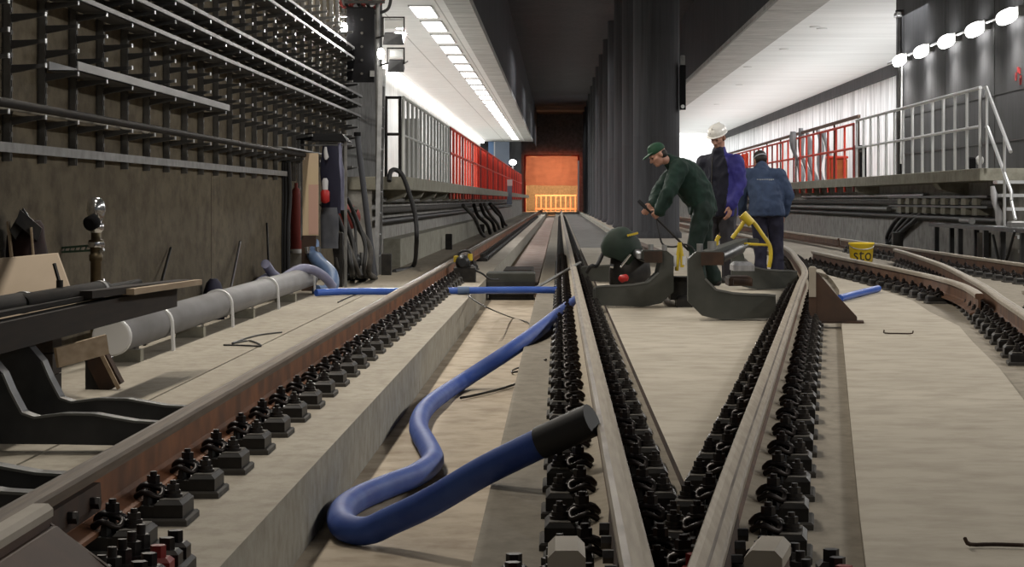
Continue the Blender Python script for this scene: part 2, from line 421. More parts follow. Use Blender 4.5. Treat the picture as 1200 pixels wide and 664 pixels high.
# ------------------------------------------------------------------ walls, platforms and ceilings
struct('wall_left', MB().box(-3.4,-2.95,-1,29.6,-.3,9), 'stained_concrete')
struct('wall_left_end', MB().box(-3.4,-2.95,29.6,35.6,-.3,9), 'end_grey')
mb = MB()
for y in (18.1,): mb.box(-2.952,-2.948,y-.005,y+.005,0,1.24)
struct('trim_wall_joints', mb, 'rust_dark')
mb = MB(); mb.box(-5.9,-5.4,35.6,147,0,5.0); mb.box(-5.4,-2.95,35.5,35.62,1.3,9)
struct('wall_hall_left', mb, 'hall_wall')
struct('wall_platform_left', MB().box(-2.95,-2.55,29.05,147,0,1.12), 'under_concrete')
mb = MB(); mb.box(-2.55,-2.30,31,76,0,.42); struct('trim_bench_left', mb, 'platform_concrete', .01)
mb = MB(); mb.box(-5.4,-2.05,29,147,1.12,1.30); struct('floor_platform_left', mb, 'platform_concrete', .008)
mb = MB(); y = 30.2
while y < 75: mb.prism([(-2.55,.92),(-2.55,1.12),(-2.14,1.12),(-2.2,1.02)], y, y+.28); y += 3.6
struct('trim_corbels_left', mb, 'platform_concrete')
mb = MB(); mb.box(-5.4,-2.32,40,147,5.0,5.15); struct('ceiling_left', mb, 'ceiling_tiles')
struct('trim_ceiling_edge_left', MB().box(-2.32,-1.80,40,147,4.985,5.15), 'mesh_band')
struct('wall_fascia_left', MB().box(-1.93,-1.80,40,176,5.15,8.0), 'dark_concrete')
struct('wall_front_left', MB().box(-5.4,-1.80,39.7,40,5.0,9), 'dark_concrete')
# end of the left hall
mb = MB(); mb.box(-6,-4.75,147,147.3,0,5.2); mb.box(-3.35,-2.6,147,147.3,0,5.2); struct('wall_hall_end', mb, 'grey_wall')
# middle
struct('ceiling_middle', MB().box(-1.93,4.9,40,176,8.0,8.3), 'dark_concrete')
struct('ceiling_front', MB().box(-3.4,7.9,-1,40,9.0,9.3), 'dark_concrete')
mb = MB(); mb.box(.9,4.2,57,58.4,7.2,8.0); struct('trim_beam', mb, 'dark_concrete')
# right
struct('wall_right', MB().box(7.35,7.8,8,46.5,-.3,9), 'grey_wall')
mb = MB()
for y in (31.5, 36, 40.6): mb.box(7.343,7.352,y-.01,y+.01,1.4,9)
for z in (1.95, 2.75): mb.box(7.343,7.352,8,46.5,z-.008,z+.008)
struct('trim_wall_grooves', mb, 'black_iron')
struct('wall_hall_right', MB().box(10.9,11.3,46.5,147,0,5.385), 'white_cladding')
struct('wall_return_right', MB().box(7.8,11.3,46.3,46.5,0,9), 'grey_wall')
struct('wall_platform_right', MB().box(6.95,7.35,29.6,147,0,1.27), 'under_concrete')
struct('floor_platform_right', MB().box(6.25,10.9,31.7,147,1.27,1.455), 'platform_concrete', .008)
mb = MB()
for y in (36.2, 46.3, 56): mb.prism([(6.95,1.05),(6.95,1.27),(6.42,1.27),(6.5,1.16)], y, y+.5)
struct('trim_corbels_right', mb, 'platform_concrete')
struct('ceiling_right', MB().box(5.96,10.9,44,147,5.385,5.55), 'ceiling_plain')
struct('trim_ceiling_edge_right', MB().box(4.77,5.96,44,147,5.37,5.5), 'mesh_band')
mb = MB(); mb.prism([(10.9,5.385),(10.9,5.0),(10.78,5.0),(10.78,5.385)], 46.5, 147); struct('trim_cornice_right', mb, 'grey_wall')
struct('wall_fascia_right', MB().box(4.77,4.9,44,176,5.5,8.0), 'dark_concrete')
struct('wall_front_right', MB().box(4.77,7.8,43.7,44,5.37,9), 'dark_concrete')
# far wall with the opening of the next tunnel
mb = MB(); mb.box(-6,-2.8,176,176.6,-.4,8.3); mb.box(1.62,11,176,176.6,-.4,8.3); mb.box(-2.8,1.62,176,176.6,4.65,8.3)
struct('wall_back', mb, 'end_grey')  # paler grey stands in for haze in front of this wall
mb = MB(); mb.box(-3.4,-2.8,176.6,187,-.3,5); mb.box(1.62,2.2,176.6,187,-.3,5); mb.box(-3.4,2.2,176.6,187,4.65,5); mb.box(-3.4,2.2,176,187,-.4,0); mb.box(-3.4,2.2,187,187.4,-.4,5)
struct('wall_next_tunnel', mb, 'platform_concrete')

struct('floor_shade_left', MB().box(-2.30,-1.62,22.9,176,0,.010), 'base_concrete')  # darker sheet over the floor, its dimness put into the colour
struct('floor_far', MB().box(.44,1.42,30,176,0,.012), 'far_floor')
struct('wall_hall_end_right', MB().box(4.9,10.9,147,147.3,0,5.4), 'ceiling_plain')  # white wall added in place of the bright opening at this end
# columns
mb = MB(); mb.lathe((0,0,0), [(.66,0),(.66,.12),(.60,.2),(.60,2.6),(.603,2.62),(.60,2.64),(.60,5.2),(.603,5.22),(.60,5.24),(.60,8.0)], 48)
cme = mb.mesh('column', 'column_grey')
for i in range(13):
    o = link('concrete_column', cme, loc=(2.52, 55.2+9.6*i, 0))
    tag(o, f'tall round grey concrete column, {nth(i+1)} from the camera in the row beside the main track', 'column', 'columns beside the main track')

# ------------------------------------------------------------------ rails
PROF = [(-.075,.058),(.075,.058),(.075,.070),(.018,.086),(.010,.100),(.010,.180),(.034,.192),(.036,.218),(.030,.228),(.014,.2305),(.006,.2305),(-.014,.2305),(-.030,.228),(-.036,.218),(-.034,.192),(-.010,.180),(-.010,.100),(-.018,.086),(-.075,.070)]
def rail_mesh(path, wear, dark='rust', dusty=False):
    mids = []
    for j, (x, z) in enumerate(PROF):
        x2, z2 = PROF[(j+1) % len(PROF)]
        if z > .19 and z2 > .19:
            mids.append(1)
        else: mids.append(0)
        if dusty and z < .09 and z2 < .09: mids[-1] = 3
    if wear == 'mid': mids[9] = 2
    if wear == 'left': mids[11] = 2
    mb = MB(); mb.sweep(PROF, path, mids); me = mb.mesh('rail', [dark, 'rail_head_dull' if path is R1 else 'rail_head', 'rail_wear', 'dust_concrete'])
    return me
def dense(path, step=1.0):
    return path
rl = [('steel_rail', R1, 'left', 'long rusty rail nearest the brown left wall, with the blue pipe passing under it'),
      ('steel_rail', R2, 'left', 'straight rail right of the open channel, running to the orange tunnel mouth'),
      ('steel_rail', R3, 'mid', 'curving bright rail that bends right past the three workers'),
      ('steel_rail', [p for p in R4 if p[1] < 33.2], 'mid', 'curved rail on the right passing behind the yellow bucket'),
      ('steel_rail', R5, '', 'straight outermost rail on the right, below the platform with the bright handrail'),
      ('steel_rail', [V((p[0]-.03, p[1], 0)) for p in R6], '', 'short wing rail with a flared cut end in front of the yellow bucket'),
      ('steel_rail', R7, '', 'short rail leaving the frame on the right below the outermost rail'),
      ('steel_rail', R5far, '', 'far continuation of the outermost right rail under the red fence')]
for nm, path, wear, lab in rl:
    tag(link(nm, rail_mesh(path, wear, 'rust' if path is R1 else 'rust_web', path is R2 or path is R3)), lab, 'rail')

# ------------------------------------------------------------------ rail fastenings
def fastening_parts():
    parts = []
    pad = MB().cbox(-.22,.22,-.115,.115,0,.022,.006); parts.append(('concrete_pad', pad.mesh('pad', 'pad_grey')))
    pl = MB()
    out = [(-.20,.022),(.20,.022),(.20,.040),(.185,.052),(.105,.056),(.085,.058),(-.085,.058),(-.105,.056),(-.185,.052),(-.20,.040)]
    pl.prism(out, -.095, .095)
    for s in (-1,1):
        x0, x1 = sorted((s*.118, s*.205)); pl.cbox(x0,x1,-.10,.10,.022,.074,.012); pl.cbox(x0+.013,x1-.013,-.085,.085,.074,.077,.001,1)
    for s in (-1,1): pl.hexa([(s*.080,-.075,.056),(s*.098,-.075,.056),(s*.098,.075,.056),(s*.080,.075,.056),(s*.080,-.07,.088),(s*.094,-.07,.088),(s*.094,.07,.088),(s*.080,.07,.088)])
    parts.append(('base_plate', pl.mesh('plate', ['black_iron','dusty_top'])))
    for s in (-1,1):
        c = MB()
        pts = spline([(s*.055,-.055,.082),(s*.085,-.075,.098),(s*.125,-.062,.080),(s*.128,-.02,.098),(s*.075,-.016,.112),(s*.052,0,.094),(s*.075,.016,.112),(s*.128,.02,.098),(s*.125,.062,.080),(s*.085,.075,.098),(s*.055,.055,.082)], 4)
        c.tube(pts, .0095, 6)
        parts.append(('clip', c.mesh('clip', 'clip_steel')))
        b = MB(); b.cyl((s*.098,0,.056),(s*.098,0,.152),.011,n=8); b.cyl((s*.098,0,.108),(s*.098,0,.116),.028,n=12); b.cyl((s*.098,0,.116),(s*.098,0,.140),.020,n=6,smooth=False)
        parts.append(('clip_bolt', b.mesh('bolt', 'clip_steel')))
        a = MB(); a.cyl((s*.162,-.02,.077),(s*.162,-.02,.086),.030,n=12); a.cyl((s*.162,-.02,.086),(s*.162,-.02,.098),.024,n=12); a.cyl((s*.162,-.02,.098),(s*.162,-.02,.116),.019,n=6,smooth=False); a.cyl((s*.162,-.02,.116),(s*.162,-.02,.128),.010,n=8)
        parts.append(('anchor_bolt', a.mesh('anchor', 'bolt_steel')))
    return parts
FP = fastening_parts()
def joined(parts):
    mats = []; mb = MB()
    for nm, me in parts:
        for mt in me.materials:
            if mt not in mats: mats.append(mt)
        o = len(mb.v); mb.v += [tuple(v.co) for v in me.vertices]
        for p in me.polygons: mb.f.append(tuple(i+o for i in p.vertices)); mb.m.append(mats.index(me.materials[p.material_index])); mb.sm.append(p.use_smooth)
    return mb.mesh('fastening', mats)
FJ = joined(FP)
proto = None
FN = 0
def fasten(path, name, y0, y1, near, group, step=.6):
    global proto, FN
    y = y0; i = 0
    while y < y1:
        r = at_y(path, y)
        if r is None: y += step; continue
        i += 1; FN += 1
        lab = f'black bolted rail fastening, {nth(i)} from the camera along the {name}'
        loc = (r[0], y, 0)
        if y < near:
            if proto is None:
                proto = thing('rail_fastening', lab, 'rail fastening', loc, r[1], group)
                for nm, me in FP: link(nm, me, proto)
                remember(proto)
            else: dup(proto, loc, r[1], lab, group)
        else:
            o = link('rail_fastening', FJ, loc=loc); o.rotation_euler.z = r[1]
            tag(o, lab, 'rail fastening', group)
        y += step
fasten(R1, 'left rail', 5.95, 30, 15.5, 'fastenings along the left rail')
fasten(R2, 'straight middle rail', 4.9, 34, 15.5, 'fastenings along the straight middle rail')
fasten(R3, 'curving rail', 4.7, 34, 15.5, 'fastenings along the curving rail')
fasten(R4, 'curved rail behind the bucket', 12.75, 31, 17, 'fastenings along the curved right rail')
fasten([V((p[0]-.03, p[1], 0)) for p in R6], 'short wing rail', 20.3, 31.4, 19, 'fastenings along the short wing rail')
fasten(R5, 'outermost right rail', 19.5, 40, 15, 'fastenings along the outermost right rail')
fasten(R7, 'short rail at the right edge', 15.0, 17.9, 15, 'fastenings along the short right rail')
def far_fastenings(paths, y0, y1, name, lab):
    mb = MB()
    for path in paths:
        y = y0
        while y < y1:
            x = at_y(path, y)[0]
            mb.box(x-.20,x+.20,y-.085,y+.085,0,.056)
            for s in (-1,1): mb.box(x+s*.11-.03,x+s*.11+.03,y-.04,y+.04,.056,.12)
            y += .6
    tag(mb.build(name, 'black_iron'), lab, 'rail fastenings', kind='stuff')
far_fastenings([R1, R2], 34.2, 120, 'far_rail_fastenings', 'tiny dark fastenings along the main track far down the tunnel')

# red marked coupling blocks and springs crowding the last plates near the camera
def joint_pack(x, y, s, lab, n=5):
    t = thing('rail_joint_pack', lab, 'joint pack', (x,y,0))
    b = MB().cbox(-.10,.10,-.30,.30,0,.05,.01); b.build('base_plate', 'black_iron', t)
    for k in range(n):
        yy = -.24+.48*k/(n-1)
        c = MB(); c.cyl((-.035,yy,.05),(-.035,yy,.075),.036,n=12); c.cyl((-.035,yy,.075),(-.035,yy,.11),.024,n=6,smooth=False); c.cyl((-.035,yy,.11),(-.035,yy,.135),.012,n=8)
        c.build('bolt', 'bolt_steel', t)
        d = MB(); d.cbox(.02,.09,yy-.035,yy+.035,.05,.09,.01); d.cyl((.055,yy,.09),(.055,yy,.12),.02,n=6,smooth=False); d.build('clamp_block', 'red_paint' if k == 2 else 'clip_steel', t)
    t.scale.x = s
    return t
joint_pack(-1.06, 5.35, 1, 'packed row of bolts and red clamp block beside the left rail near the camera')
joint_pack(-.055, 4.98, -1, 'packed row of bolts with red clamp left of the straight middle rail')
joint_pack(.385, 5.22, -1, 'packed row of bolts with red clamp in the dark wedge between the two middle rails')
joint_pack(.62, 5.05, 1, 'packed row of bolts and washers right of the curving rail near the camera')

# fishplates bolted to the webs near the camera
def fishplate(path, y0, y1, s, lab):
    mb = MB(); n = 6; ys_ = [y0+(y1-y0)*i/n for i in range(n+1)]
    mb.sweep([(s*.012,.098),(s*.032,.098),(s*.036,.12),(s*.032,.178),(s*.012,.178)] if s > 0 else [(-.012,.178),(-.032,.178),(-.036,.12),(-.032,.098),(-.012,.098)], [V((at_y(path,y)[0], y, 0)) for y in ys_])
    t = mb.build('fishplate', 'rust_dark'); tag(t, lab, 'fishplate')
    for k in range(4):
        yy = y0+(y1-y0)*(k+.5)/4; x = at_y(path, yy)[0]
        MB().cyl((x+s*.03,yy,.138),(x+s*.06,yy,.138),.018,n=6,smooth=False).build('bolt', 'bolt_steel', t)
fishplate(R1, 5.0, 6.1, 1, 'dark fishplate bolted to the left rail web near the camera')
fishplate(R2, 4.75, 5.6, -1, 'dark fishplate on the straight middle rail near the camera')
fishplate(R3, 4.7, 5.5, 1, 'dark fishplate on the curving rail near the camera')

# flared rail-end block on the wing rail
# rail buttresses: upright flange with a pale top, rusty gusset plates and a foot plate
def buttress(x, y, s, h, rz, lab, w=.36, capl=.14):
    t = thing('rail_buttress', lab, 'buttress', (x,y,0), rz)
    f = MB().box(-.028,.028,-capl/2,capl/2,.016,h-.03); f.build('upright', 'gusset', t)
    c = MB(); c.prism([(-.030,h-.03),(.030,h-.03),(.030,h-.012),(.018,h),(-.018,h),(-.030,h-.012)], -capl/2-.004, capl/2+.004); c.build('top_cap', 'light_cap', t)
    fr = MB().box(-.027,.027,-capl/2-.008,-capl/2,.20,h-.03); fr.build('face_strip', 'light_cap', t)
    for yy in (-capl/2+.012, capl/2-.012):
        g = MB().prism([(s*.028,.016),(s*w,.016),(s*w,.045),(s*.028,h-.045)], yy-.008, yy+.008); g.build('gusset_plate', 'gusset', t)
    sl = MB(); sl.hexa([(s*w,-capl/2+.02,.03),(s*(w-.015),-capl/2+.02,.03),(s*(w-.015),capl/2-.02,.03),(s*w,capl/2-.02,.03),(s*.045,-capl/2+.02,h-.05),(s*.03,-capl/2+.02,h-.05),(s*.03,capl/2-.02,h-.05),(s*.045,capl/2-.02,h-.05)])
    sl.build('sloping_plate', 'gusset', t)
    b = MB().box(-.06 if s > 0 else -w-.05, w+.05 if s > 0 else .06, -capl/2-.03, capl/2+.03, 0, .016); b.build('foot_plate', 'rust_dark', t)
    sc = MB().cyl((s*.02,0,.16),(-s*.05,0,.16),.016,n=8); sc.build('screw', 'bolt_steel', t)
    return t
b_ = buttress(1.955, 16.45, 1, .43, -.12, 'rusty triangular rail buttress with pale upright beside the curving rail and blue hose', .34); b_.location.z = .04
buttress(.012, 3.42, -1, .435, 0, 'pale topped buttress post at bottom edge, left of the straight middle rail', .2)
buttress(.335, 3.42, 1, .435, -.2, 'pale topped buttress post at bottom edge, right of the curving rail', .2)
buttress(-1.235, 4.72, 1, .262, 0, 'rusty buttress with long pale cap against the left rail at the bottom left corner', .26, .72)
# ------------------------------------------------------------------ cable brackets on the left wall
WX = -2.95
def bracket_meshes():
    u = MB(); u.box(WX-.008,WX+.010,-.021,.021,1.19,5.0); u.box(WX,WX+.045,-.021,-.015,1.19,5.0); u.box(WX,WX+.045,.015,.021,1.19,5.0)
    for k in range(62): z = 1.26+k*.06; u.box(WX+.045,WX+.049,-.021,-.005,z,z+.024); u.box(WX+.045,WX+.049,.005,.021,z,z+.024)
    a = MB(); L = .225
    a.hexa([(WX+.045,-.015,-.045),(WX+.045,.015,-.045),(WX+.045,.015,0),(WX+.045,-.015,0),(WX+L,-.015,-.010),(WX+L,.015,-.010),(WX+L,.015,.006),(WX+L,-.015,.006)])
    e = MB().box(WX+L,WX+L+.006,-.018,.018,-.014,.010)
    return u.mesh('upright', 'upright_zinc'), a.mesh('arm', 'tray_dark'), e.mesh('end', 'galv')
UM, AM, EM = bracket_meshes()
armz = [1.395, 1.50, 1.645, 1.81, 1.98, 2.01, 2.145, 2.265, 2.42, 2.57, 2.685, 2.81, 3.0, 3.2]
armz = [1.425, 1.70, 1.83, 1.97, 2.10, 2.25, 2.38, 2.55, 2.70, 2.835, 2.97, 3.2]
br = None; ybr = 10.55; k = 0
while ybr < 29.3:
    k += 1
    lab = f'galvanised cable bracket, {nth(k)} from the left along the brown wall'
    if br is None:
        br = thing('cable_bracket', lab, 'cable bracket', (0,ybr,0), 0, 'cable brackets on the left wall')
        link('upright', UM, br)
        for z in armz:
            a = link('arm', AM, br); a.location.z = z
            e = link('end_cap', EM, a)
        remember(br)
    else: dup(br, (0,ybr,0), 0, lab, 'cable brackets on the left wall')
    ybr += .765
# flat bar under the brackets
tag(MB().box(WX+.001,WX+.0,6.5,6.6,1,1.01).build('wall_bar', 'galv') if False else MB().box(WX+.052,WX+.062,6.5,22.7,1.235,1.287).build('wall_bar', 'galv_dull'), 'long flat grey bar across the feet of the cable brackets', 'wall bar')
# trays lying on the arms
def tray(x0, x1, y0, y1, z, lab, m='tray_edge', lip=.05):
    t = thing('cable_tray', lab, 'cable tray', (0,y0,z))
    L = y1-y0
    MB().box(x0,x1,0,L,.0,.006).build('tray_floor', 'tray_dark', t)
    MB().box(x1-.006,x1,0,L,.0,lip).build('front_lip', m, t)
    MB().box(x0,x0+.006,0,L,.0,lip).build('back_lip', m, t)
for z, ya, yb, lab in ((2.112, 9.5, 29.3, 'lowest of the three long trays running across the upper wall'),
                       (2.262, 9.5, 29.4, 'middle of the three long trays running across the upper wall'),
                       (2.392, 9.5, 29.5, 'topmost of the three long trays running across the upper wall'),
                       (2.847, 9.5, 28.8, 'lower tray of the pair beside the black lamp panel'),
                       (2.982, 9.5, 28.9, 'upper tray of the pair beside the black lamp panel')):
    tray(-2.885, -2.715, ya, yb, z, lab, lip=.034)
tray(-2.885, -2.715, 12.05, 17.6, 1.712, 'short bright cable tray with two cut ends below the long trays', lip=.055)
mb = MB(); mb.tube([(-2.755,6.5,1.468),(-2.755,24.5,1.468)], .024, 10); t = mb.build('conduit', 'soot_black'); tag(t, 'dark conduit pipe lying on the lowest bracket arms', 'conduit')
mb = MB(); mb.tube(spline([(-2.81,9.9,1.465),(-2.81,12.4,1.465),(-2.81,13.6,1.463),(-2.82,14.6,1.461)],5), .024, 10); tag(mb.build('plastic_tube', 'galv'), 'pale grey tube end on the lowest arms at the left edge', 'tube')
mb = MB(); mb.box(-2.88,-2.70,21.2,24.8,1.501,1.515); tag(mb.build('loose_tray', 'galv'), 'short loose metal strip on the lowest arms before the equipment niche', 'metal strip')

# ------------------------------------------------------------------ drain pipe along the wall
t = thing('drain_pipe', 'large grey pipe lying along the foot of the left wall', 'pipe', (-2.64,12.6,.175))
MB().lathe((0,0,0), [(.088,0),(.105,0),(.105,9.9),(.088,9.9)], 28, axis=(0,1,0)).build('pipe', 'pvc_grey', t)
mb = MB(); mb.lathe((0,-.02,0), [(.10,0),(.114,0),(.114,.05),(.106,.06)], 28, axis=(0,1,0)); mb.build('end_flange', 'band_white', t)
MB().lathe((0,-.012,0), [(.001,0),(.098,0),(.098,.01)], 28, axis=(0,1,0)).build('end_cap', 'pvc_grey', t)
for y in (1.35, 3.9, 6.6, 9.45):
    mb = MB(); n = 20
    pr = [(.109*math.cos(PI*i/n), .109*math.sin(PI*i/n)) for i in range(n+1)]
    out = [(.128,-.175)] + [(.128*math.cos(PI*i/n)*.93, .128*math.sin(PI*i/n)*.93) for i in range(n+1)] + [(-.128,-.175),(-.112,-.175)] + [(.106*math.cos(PI-PI*i/n), .106*math.sin(PI-PI*i/n)) for i in range(n+1)] + [(.112,-.175)]
    mb.prism(out, y-.03, y+.03); mb.build('strap', 'band_white', t)
for y in (.4, 2.7, 5.2, 8.0):
    MB().box(-.10,.10,y-.05,y+.05,-.175,-.100).build('cradle', 'platform_concrete', t)
def lying(name, pts, r, m, lab, cat, k=8, n=10):
    o = MB().tube(spline(pts, k), r, n).build(name, m); return tag(o, lab, cat)
# thin pale batten beneath the pipe

# ------------------------------------------------------------------ hoses
# broad blue hose with the loop in the foreground
t = thing('suction_hose', 'thick blue hose looping through the open channel with a black sleeve end', 'hose', (0,0,0))
hp = [P(676,352,19.6), (.04,17.6,.075), (-.11,15.6,.062), (-.29,14.3,.0), F(540,448,-.215), F(508,470,-.215), F(494,486,-.215), F(491,503,-.215), F(501,522,-.215), F(507,540,-.215), F(488,556,-.215), F(455,569,-.215), F(420,584,-.215), F(400,600,-.215), F(404,617,-.215), F(430,621.5,-.212), (-.60,7.66,-.165), (-.45,7.52,-.078), (-.27,7.38,.042), (-.12,7.28,.128)]
tp = (-.02, 7.235, .18); ep = (.112, 7.18, .245)
hose = spline(hp+[tp], 8)
MB().tube(hose, .052, 16).build('hose', 'hose_blue', t)
d = (V(ep)-V(tp)).normalized()
MB().cyl(V(tp)-d*.05, V(ep), .057, .057, 18).build('end_sleeve', 'rubber', t)
# straight blue pipe across the tracks
t = thing('blue_pipe', 'straight bright blue pipe laid across the floor under the left rail', 'pipe', (0,0,0))
MB().tube(spline([(-2.46,21.6,.045),(-2.1,21.9,.045),(-1.4,22.1,.037),(-.9,22.15,.045),(-.3,22.2,.048),(-.02,22.2,.045)],6), .036, 12).build('pipe', 'hose_blue_bright', t)
MB().cyl((-1.05,22.13,.043),(-.93,22.14,.046),.042,.042,12).build('coupling', 'hose_steel_blue', t)
lying('blue_hose_end', [P(984,349.5,19.75), P(1003,344.5,20.6), P(1029,338,21.9)], .035, 'hose_blue_bright', 'short blue hose end behind the rusty buttress right of the curving rail', 'hose', 6, 12)
# lilac hoses over the grey pipe
o = lying('flexible_hose', [P(296,341,20.0), P(304,331,20.4), P(318,324,21.0), P(327,330,21.2), P(338,322,21.4), P(352,315,21.6), P(366,316,21.8), P(380,324,22.0), P(390,336,22.1)], .048, 'hose_lilac', 'pale lilac flexible hose draped over the far end of the grey pipe', 'hose', 6, 12)
o = lying('flexible_hose', [P(311,309,20.5), P(314,313,20.6), P(318,319,20.7), P(325,325,20.9)], .045, 'hose_lilac', 'short lilac hose stub pointing up behind the grey pipe', 'hose', 6, 12)
t = thing('elbow_pipe', 'steel blue pipe elbow dropping from the niche to the blue pipe', 'pipe', (0,0,0))
MB().tube(spline([P(366,284,23.2), P(367,296,23.1), P(374,307,22.9), P(387,320,22.7), P(389,334,22.5), P(382,342,22.4), P(371,342,22.3)],6), .075, 14).build('pipe', 'hose_steel_blue', t)
for x in (360, 372): MB().cyl(P(x,289,23.0), P(x+1,297,23.0), .035, .03, 10).build('fitting', 'chrome', t)
# thin cables on the floor
lying('cable', [F(540,338,.01)+V((0,0,0)), F(556,352,.012), F(575,362,.012), F(600,372,-.255), F(617,377,-.255), F(624,383,-.255)], .006, 'cable_black', 'thin black cable crossing from the left slab into the channel', 'cable')
lying('cable', [F(626,430,-.25), F(602,436,-.25), F(604,432,-.25), F(640,421,.012)], .006, 'cable_black', 'thin black cable bent in a hook on the channel floor', 'cable')
lying('cable', [F(540,466,-.255), F(560,462,-.255), F(588,455,-.255), F(612,447,-.255)], .008, 'cable_black', 'thin black cable running out from under the thick blue hose', 'cable')
lying('cable', [F(262,404,.008), F(284,404.5,.008), F(306,405,.008), F(292,399,.008), F(272,402,.008), F(300,393,.008), F(330,389,.008)], .006, 'cable_black', 'thin bent wire lying on the floor left of the left rail', 'wire')
lying('cable', [F(396,354,.008), F(404,350,.008), F(416,345.5,.008), F(424,343,.03)], .006, 'cable_black', 'thin wire on the floor beside the straight blue pipe', 'wire')
lying('wire_clip', [F(1036,387,.075), F(1037,390,.05), F(1052,390.5,.05), F(1068,390.5,.05), F(1070,388,.075)], .005, 'rust_dark', 'small rusty staple wire lying on the pale slab right of the buttress', 'wire', 3, 6)
lying('bent_rod', [F(1131,631,.07), F(1137,637.5,.05), F(1165,637.5,.05), F(1200,638.5,.05)], .006, 'rust_dark', 'thin rusty bent rod on the pale slab at the bottom right corner', 'rod', 3, 6)

# steel bar leaning over the straight middle rail
t = thing('lever_bar', 'pale steel bar lying across the straight middle rail above the blue pipe', 'bar')
MB().cyl(P(628,337,23.4), P(680,307.5,24.6), .017, .017, 8).build('bar', 'galv_dull', t)
# equipment box across the channel
t = thing('channel_box', 'dark steel box bridging the channel above the blue pipe', 'box', (-.58,27,0))
mb = MB(); mb.cbox(-.33,.28,-.30,.25,-.06,.075,.015); mb.build('lid', 'frame_paint', t)
MB().box(-.30,.26,-.26,.2,-.27,-.06).build('body', 'black_iron', t)
MB().box(-.33,.28,-.34,-.30,-.20,-.04).build('front_panel', 'frame_dark', t)
for x in (-.22,.16): MB().cyl((x,-.345,-.12),(x,-.36,-.12),.02,n=8).build('bolt', 'bolt_steel', t)
t = MB().cbox(-.76,-.36,29.0,30.6,-.2,.03,.01).build('timber_baulk', 'dark_timber'); tag(t, 'dark brown timber lying in the channel behind the steel box', 'timber')
# motor clamped to the left rail
t = thing('rail_motor', 'small dark machine with yellow caps clamped to the left rail', 'machine', (-1.13,25.6,0))
mb = MB(); mb.cbox(-.13,.13,-.16,.16,.0,.20,.03); mb.build('housing', 'black_iron', t)
mb = MB(); mb.lathe((-.02,-.18,.24), [(.05,0),(.085,.03),(.085,.28),(.05,.31)], 16, axis=(0,1,0)); mb.build('cylinder', 'frame_dark', t)
for x, z in ((-.10,.29),(.07,.31)): MB().cyl((x,-.10,z-.05),(x,-.10,z+.03),.03,n=10).build('cap', 'signal_yellow', t)
MB().tube(spline([(-.1,-.05,.25),(-.05,-.05,.36),(.06,-.05,.36),(.11,-.05,.22)],5), .013, 8).build('handle', 'cable_black', t)
MB().tube(spline([(.13,-.05,.14),(.22,-.12,.10),(.30,.05,.03),(.40,.3,.02)],5), .012, 8).build('hose', 'rubber', t)

# ------------------------------------------------------------------ rail tensors (stressing frames)
CO = [(.0,.523),(.0,.19),(.11,.079),(.27,.045),(.665,.062),(.685,.10),(.685,.235),(.60,.245),(.50,.246),(.355,.256),(.22,.282),(.135,.368),(.112,.456),(.135,.49),(.27,.49),(.285,.51),(.285,.565),(.27,.58),(.067,.58)]
CI = [(.03,.505),(.03,.20),(.125,.105),(.275,.075),(.64,.09),(.655,.11),(.655,.205),(.60,.215),(.36,.225),(.20,.255),(.105,.355),(.082,.46),(.082,.555),(.07,.555)]
LO = [(-.23,.41),(-.22,.30),(-.19,.16),(-.13,.075),(-.06,.036),(.20,.034),(.42,.03),(.72,.03),(.72,.095),(.62,.115),(.50,.122),(.34,.15),(.22,.152),(.11,.138),(.06,.155),(.015,.24),(-.015,.31),(-.075,.38)]
def clamp_frame(parent, out, x, y, s, th, m, edge, zs=1.0, z0=0.0):
    o = [(s*a, b*zs+z0) for a, b in out]
    mb = MB(); mb.prism(o, y-th/2, y+th/2); f = mb.build('clamp_frame', m, parent, bevel=.008); f.location.x = x
    # raised rim along the inner edge, worn bright
    e = MB(); n = len(out)
    idx = range(6, 12) if out is CO else (range(6, 11) if out is CI else range(9, 17))
    pts = [V((s*out[i][0], y-th/2-.002, out[i][1]*zs+z0)) for i in idx]
    for a, b in zip(pts, pts[1:]): e.bar(a, b, .007, .016 if out is not LO else .009)
    e.build('worn_edge', edge, f)
    return f
def cylinder_unit(parent, p, q, r, m='frame_dark', ring='galv_dull', rod=None):
    p, q = V(p), V(q); d = (q-p); L = d.length
    c = MB(); c.lathe(p, [(r*.8,0),(r,.02),(r,L*.62),(r*.92,L*.63),(r*.92,L*.66),(r*.45,L*.67),(r*.45,L)], 18, axis=d); c.build('hydraulic_cylinder', m, parent)
    c = MB(); c.lathe(p+d*.60, [(r*1.08,0),(r*1.08,.05)], 18, axis=d); c.build('cylinder_ring', ring, parent)

# 1: on the curving rail
t = thing('rail_tensor', 'grey steel rail tensor gripping the curving rail, two C shaped clamps opening right', 'rail tensor', (1.01,16.75,.0))
clamp_frame(t, CO, 0, 0, 1, .13, 'frame_paint', 'edge_light')
f = clamp_frame(t, CI, .045, .30, 1, .12, 'frame_paint', 'edge_light')
clamp_frame(t, CO, .80, 5.65, 1, .13, 'frame_paint', 'edge_light')
clamp_frame(t, CI, .84, 5.95, 1, .12, 'frame_paint', 'edge_light')
MB().bar((.14,.0,.535),(.92,5.6,.535),.10,.09).build('tie_beam', 'frame_paint', t)
cylinder_unit(t, (.26,.1,.52), (.98,5.5,.52), .045, 'frame_dark')
MB().box(.10,.275,-.10,-.065,.475,.575).build('name_plate', 'rust_dark', t)
mb = MB(); mb.cyl((.19,-.02,.60),(.19,-.02,.66),.035,n=10); mb.cyl((.10,.05,.58),(.10,.05,.64),.025,n=8); mb.build('adjusting_nut', 'galv', t)
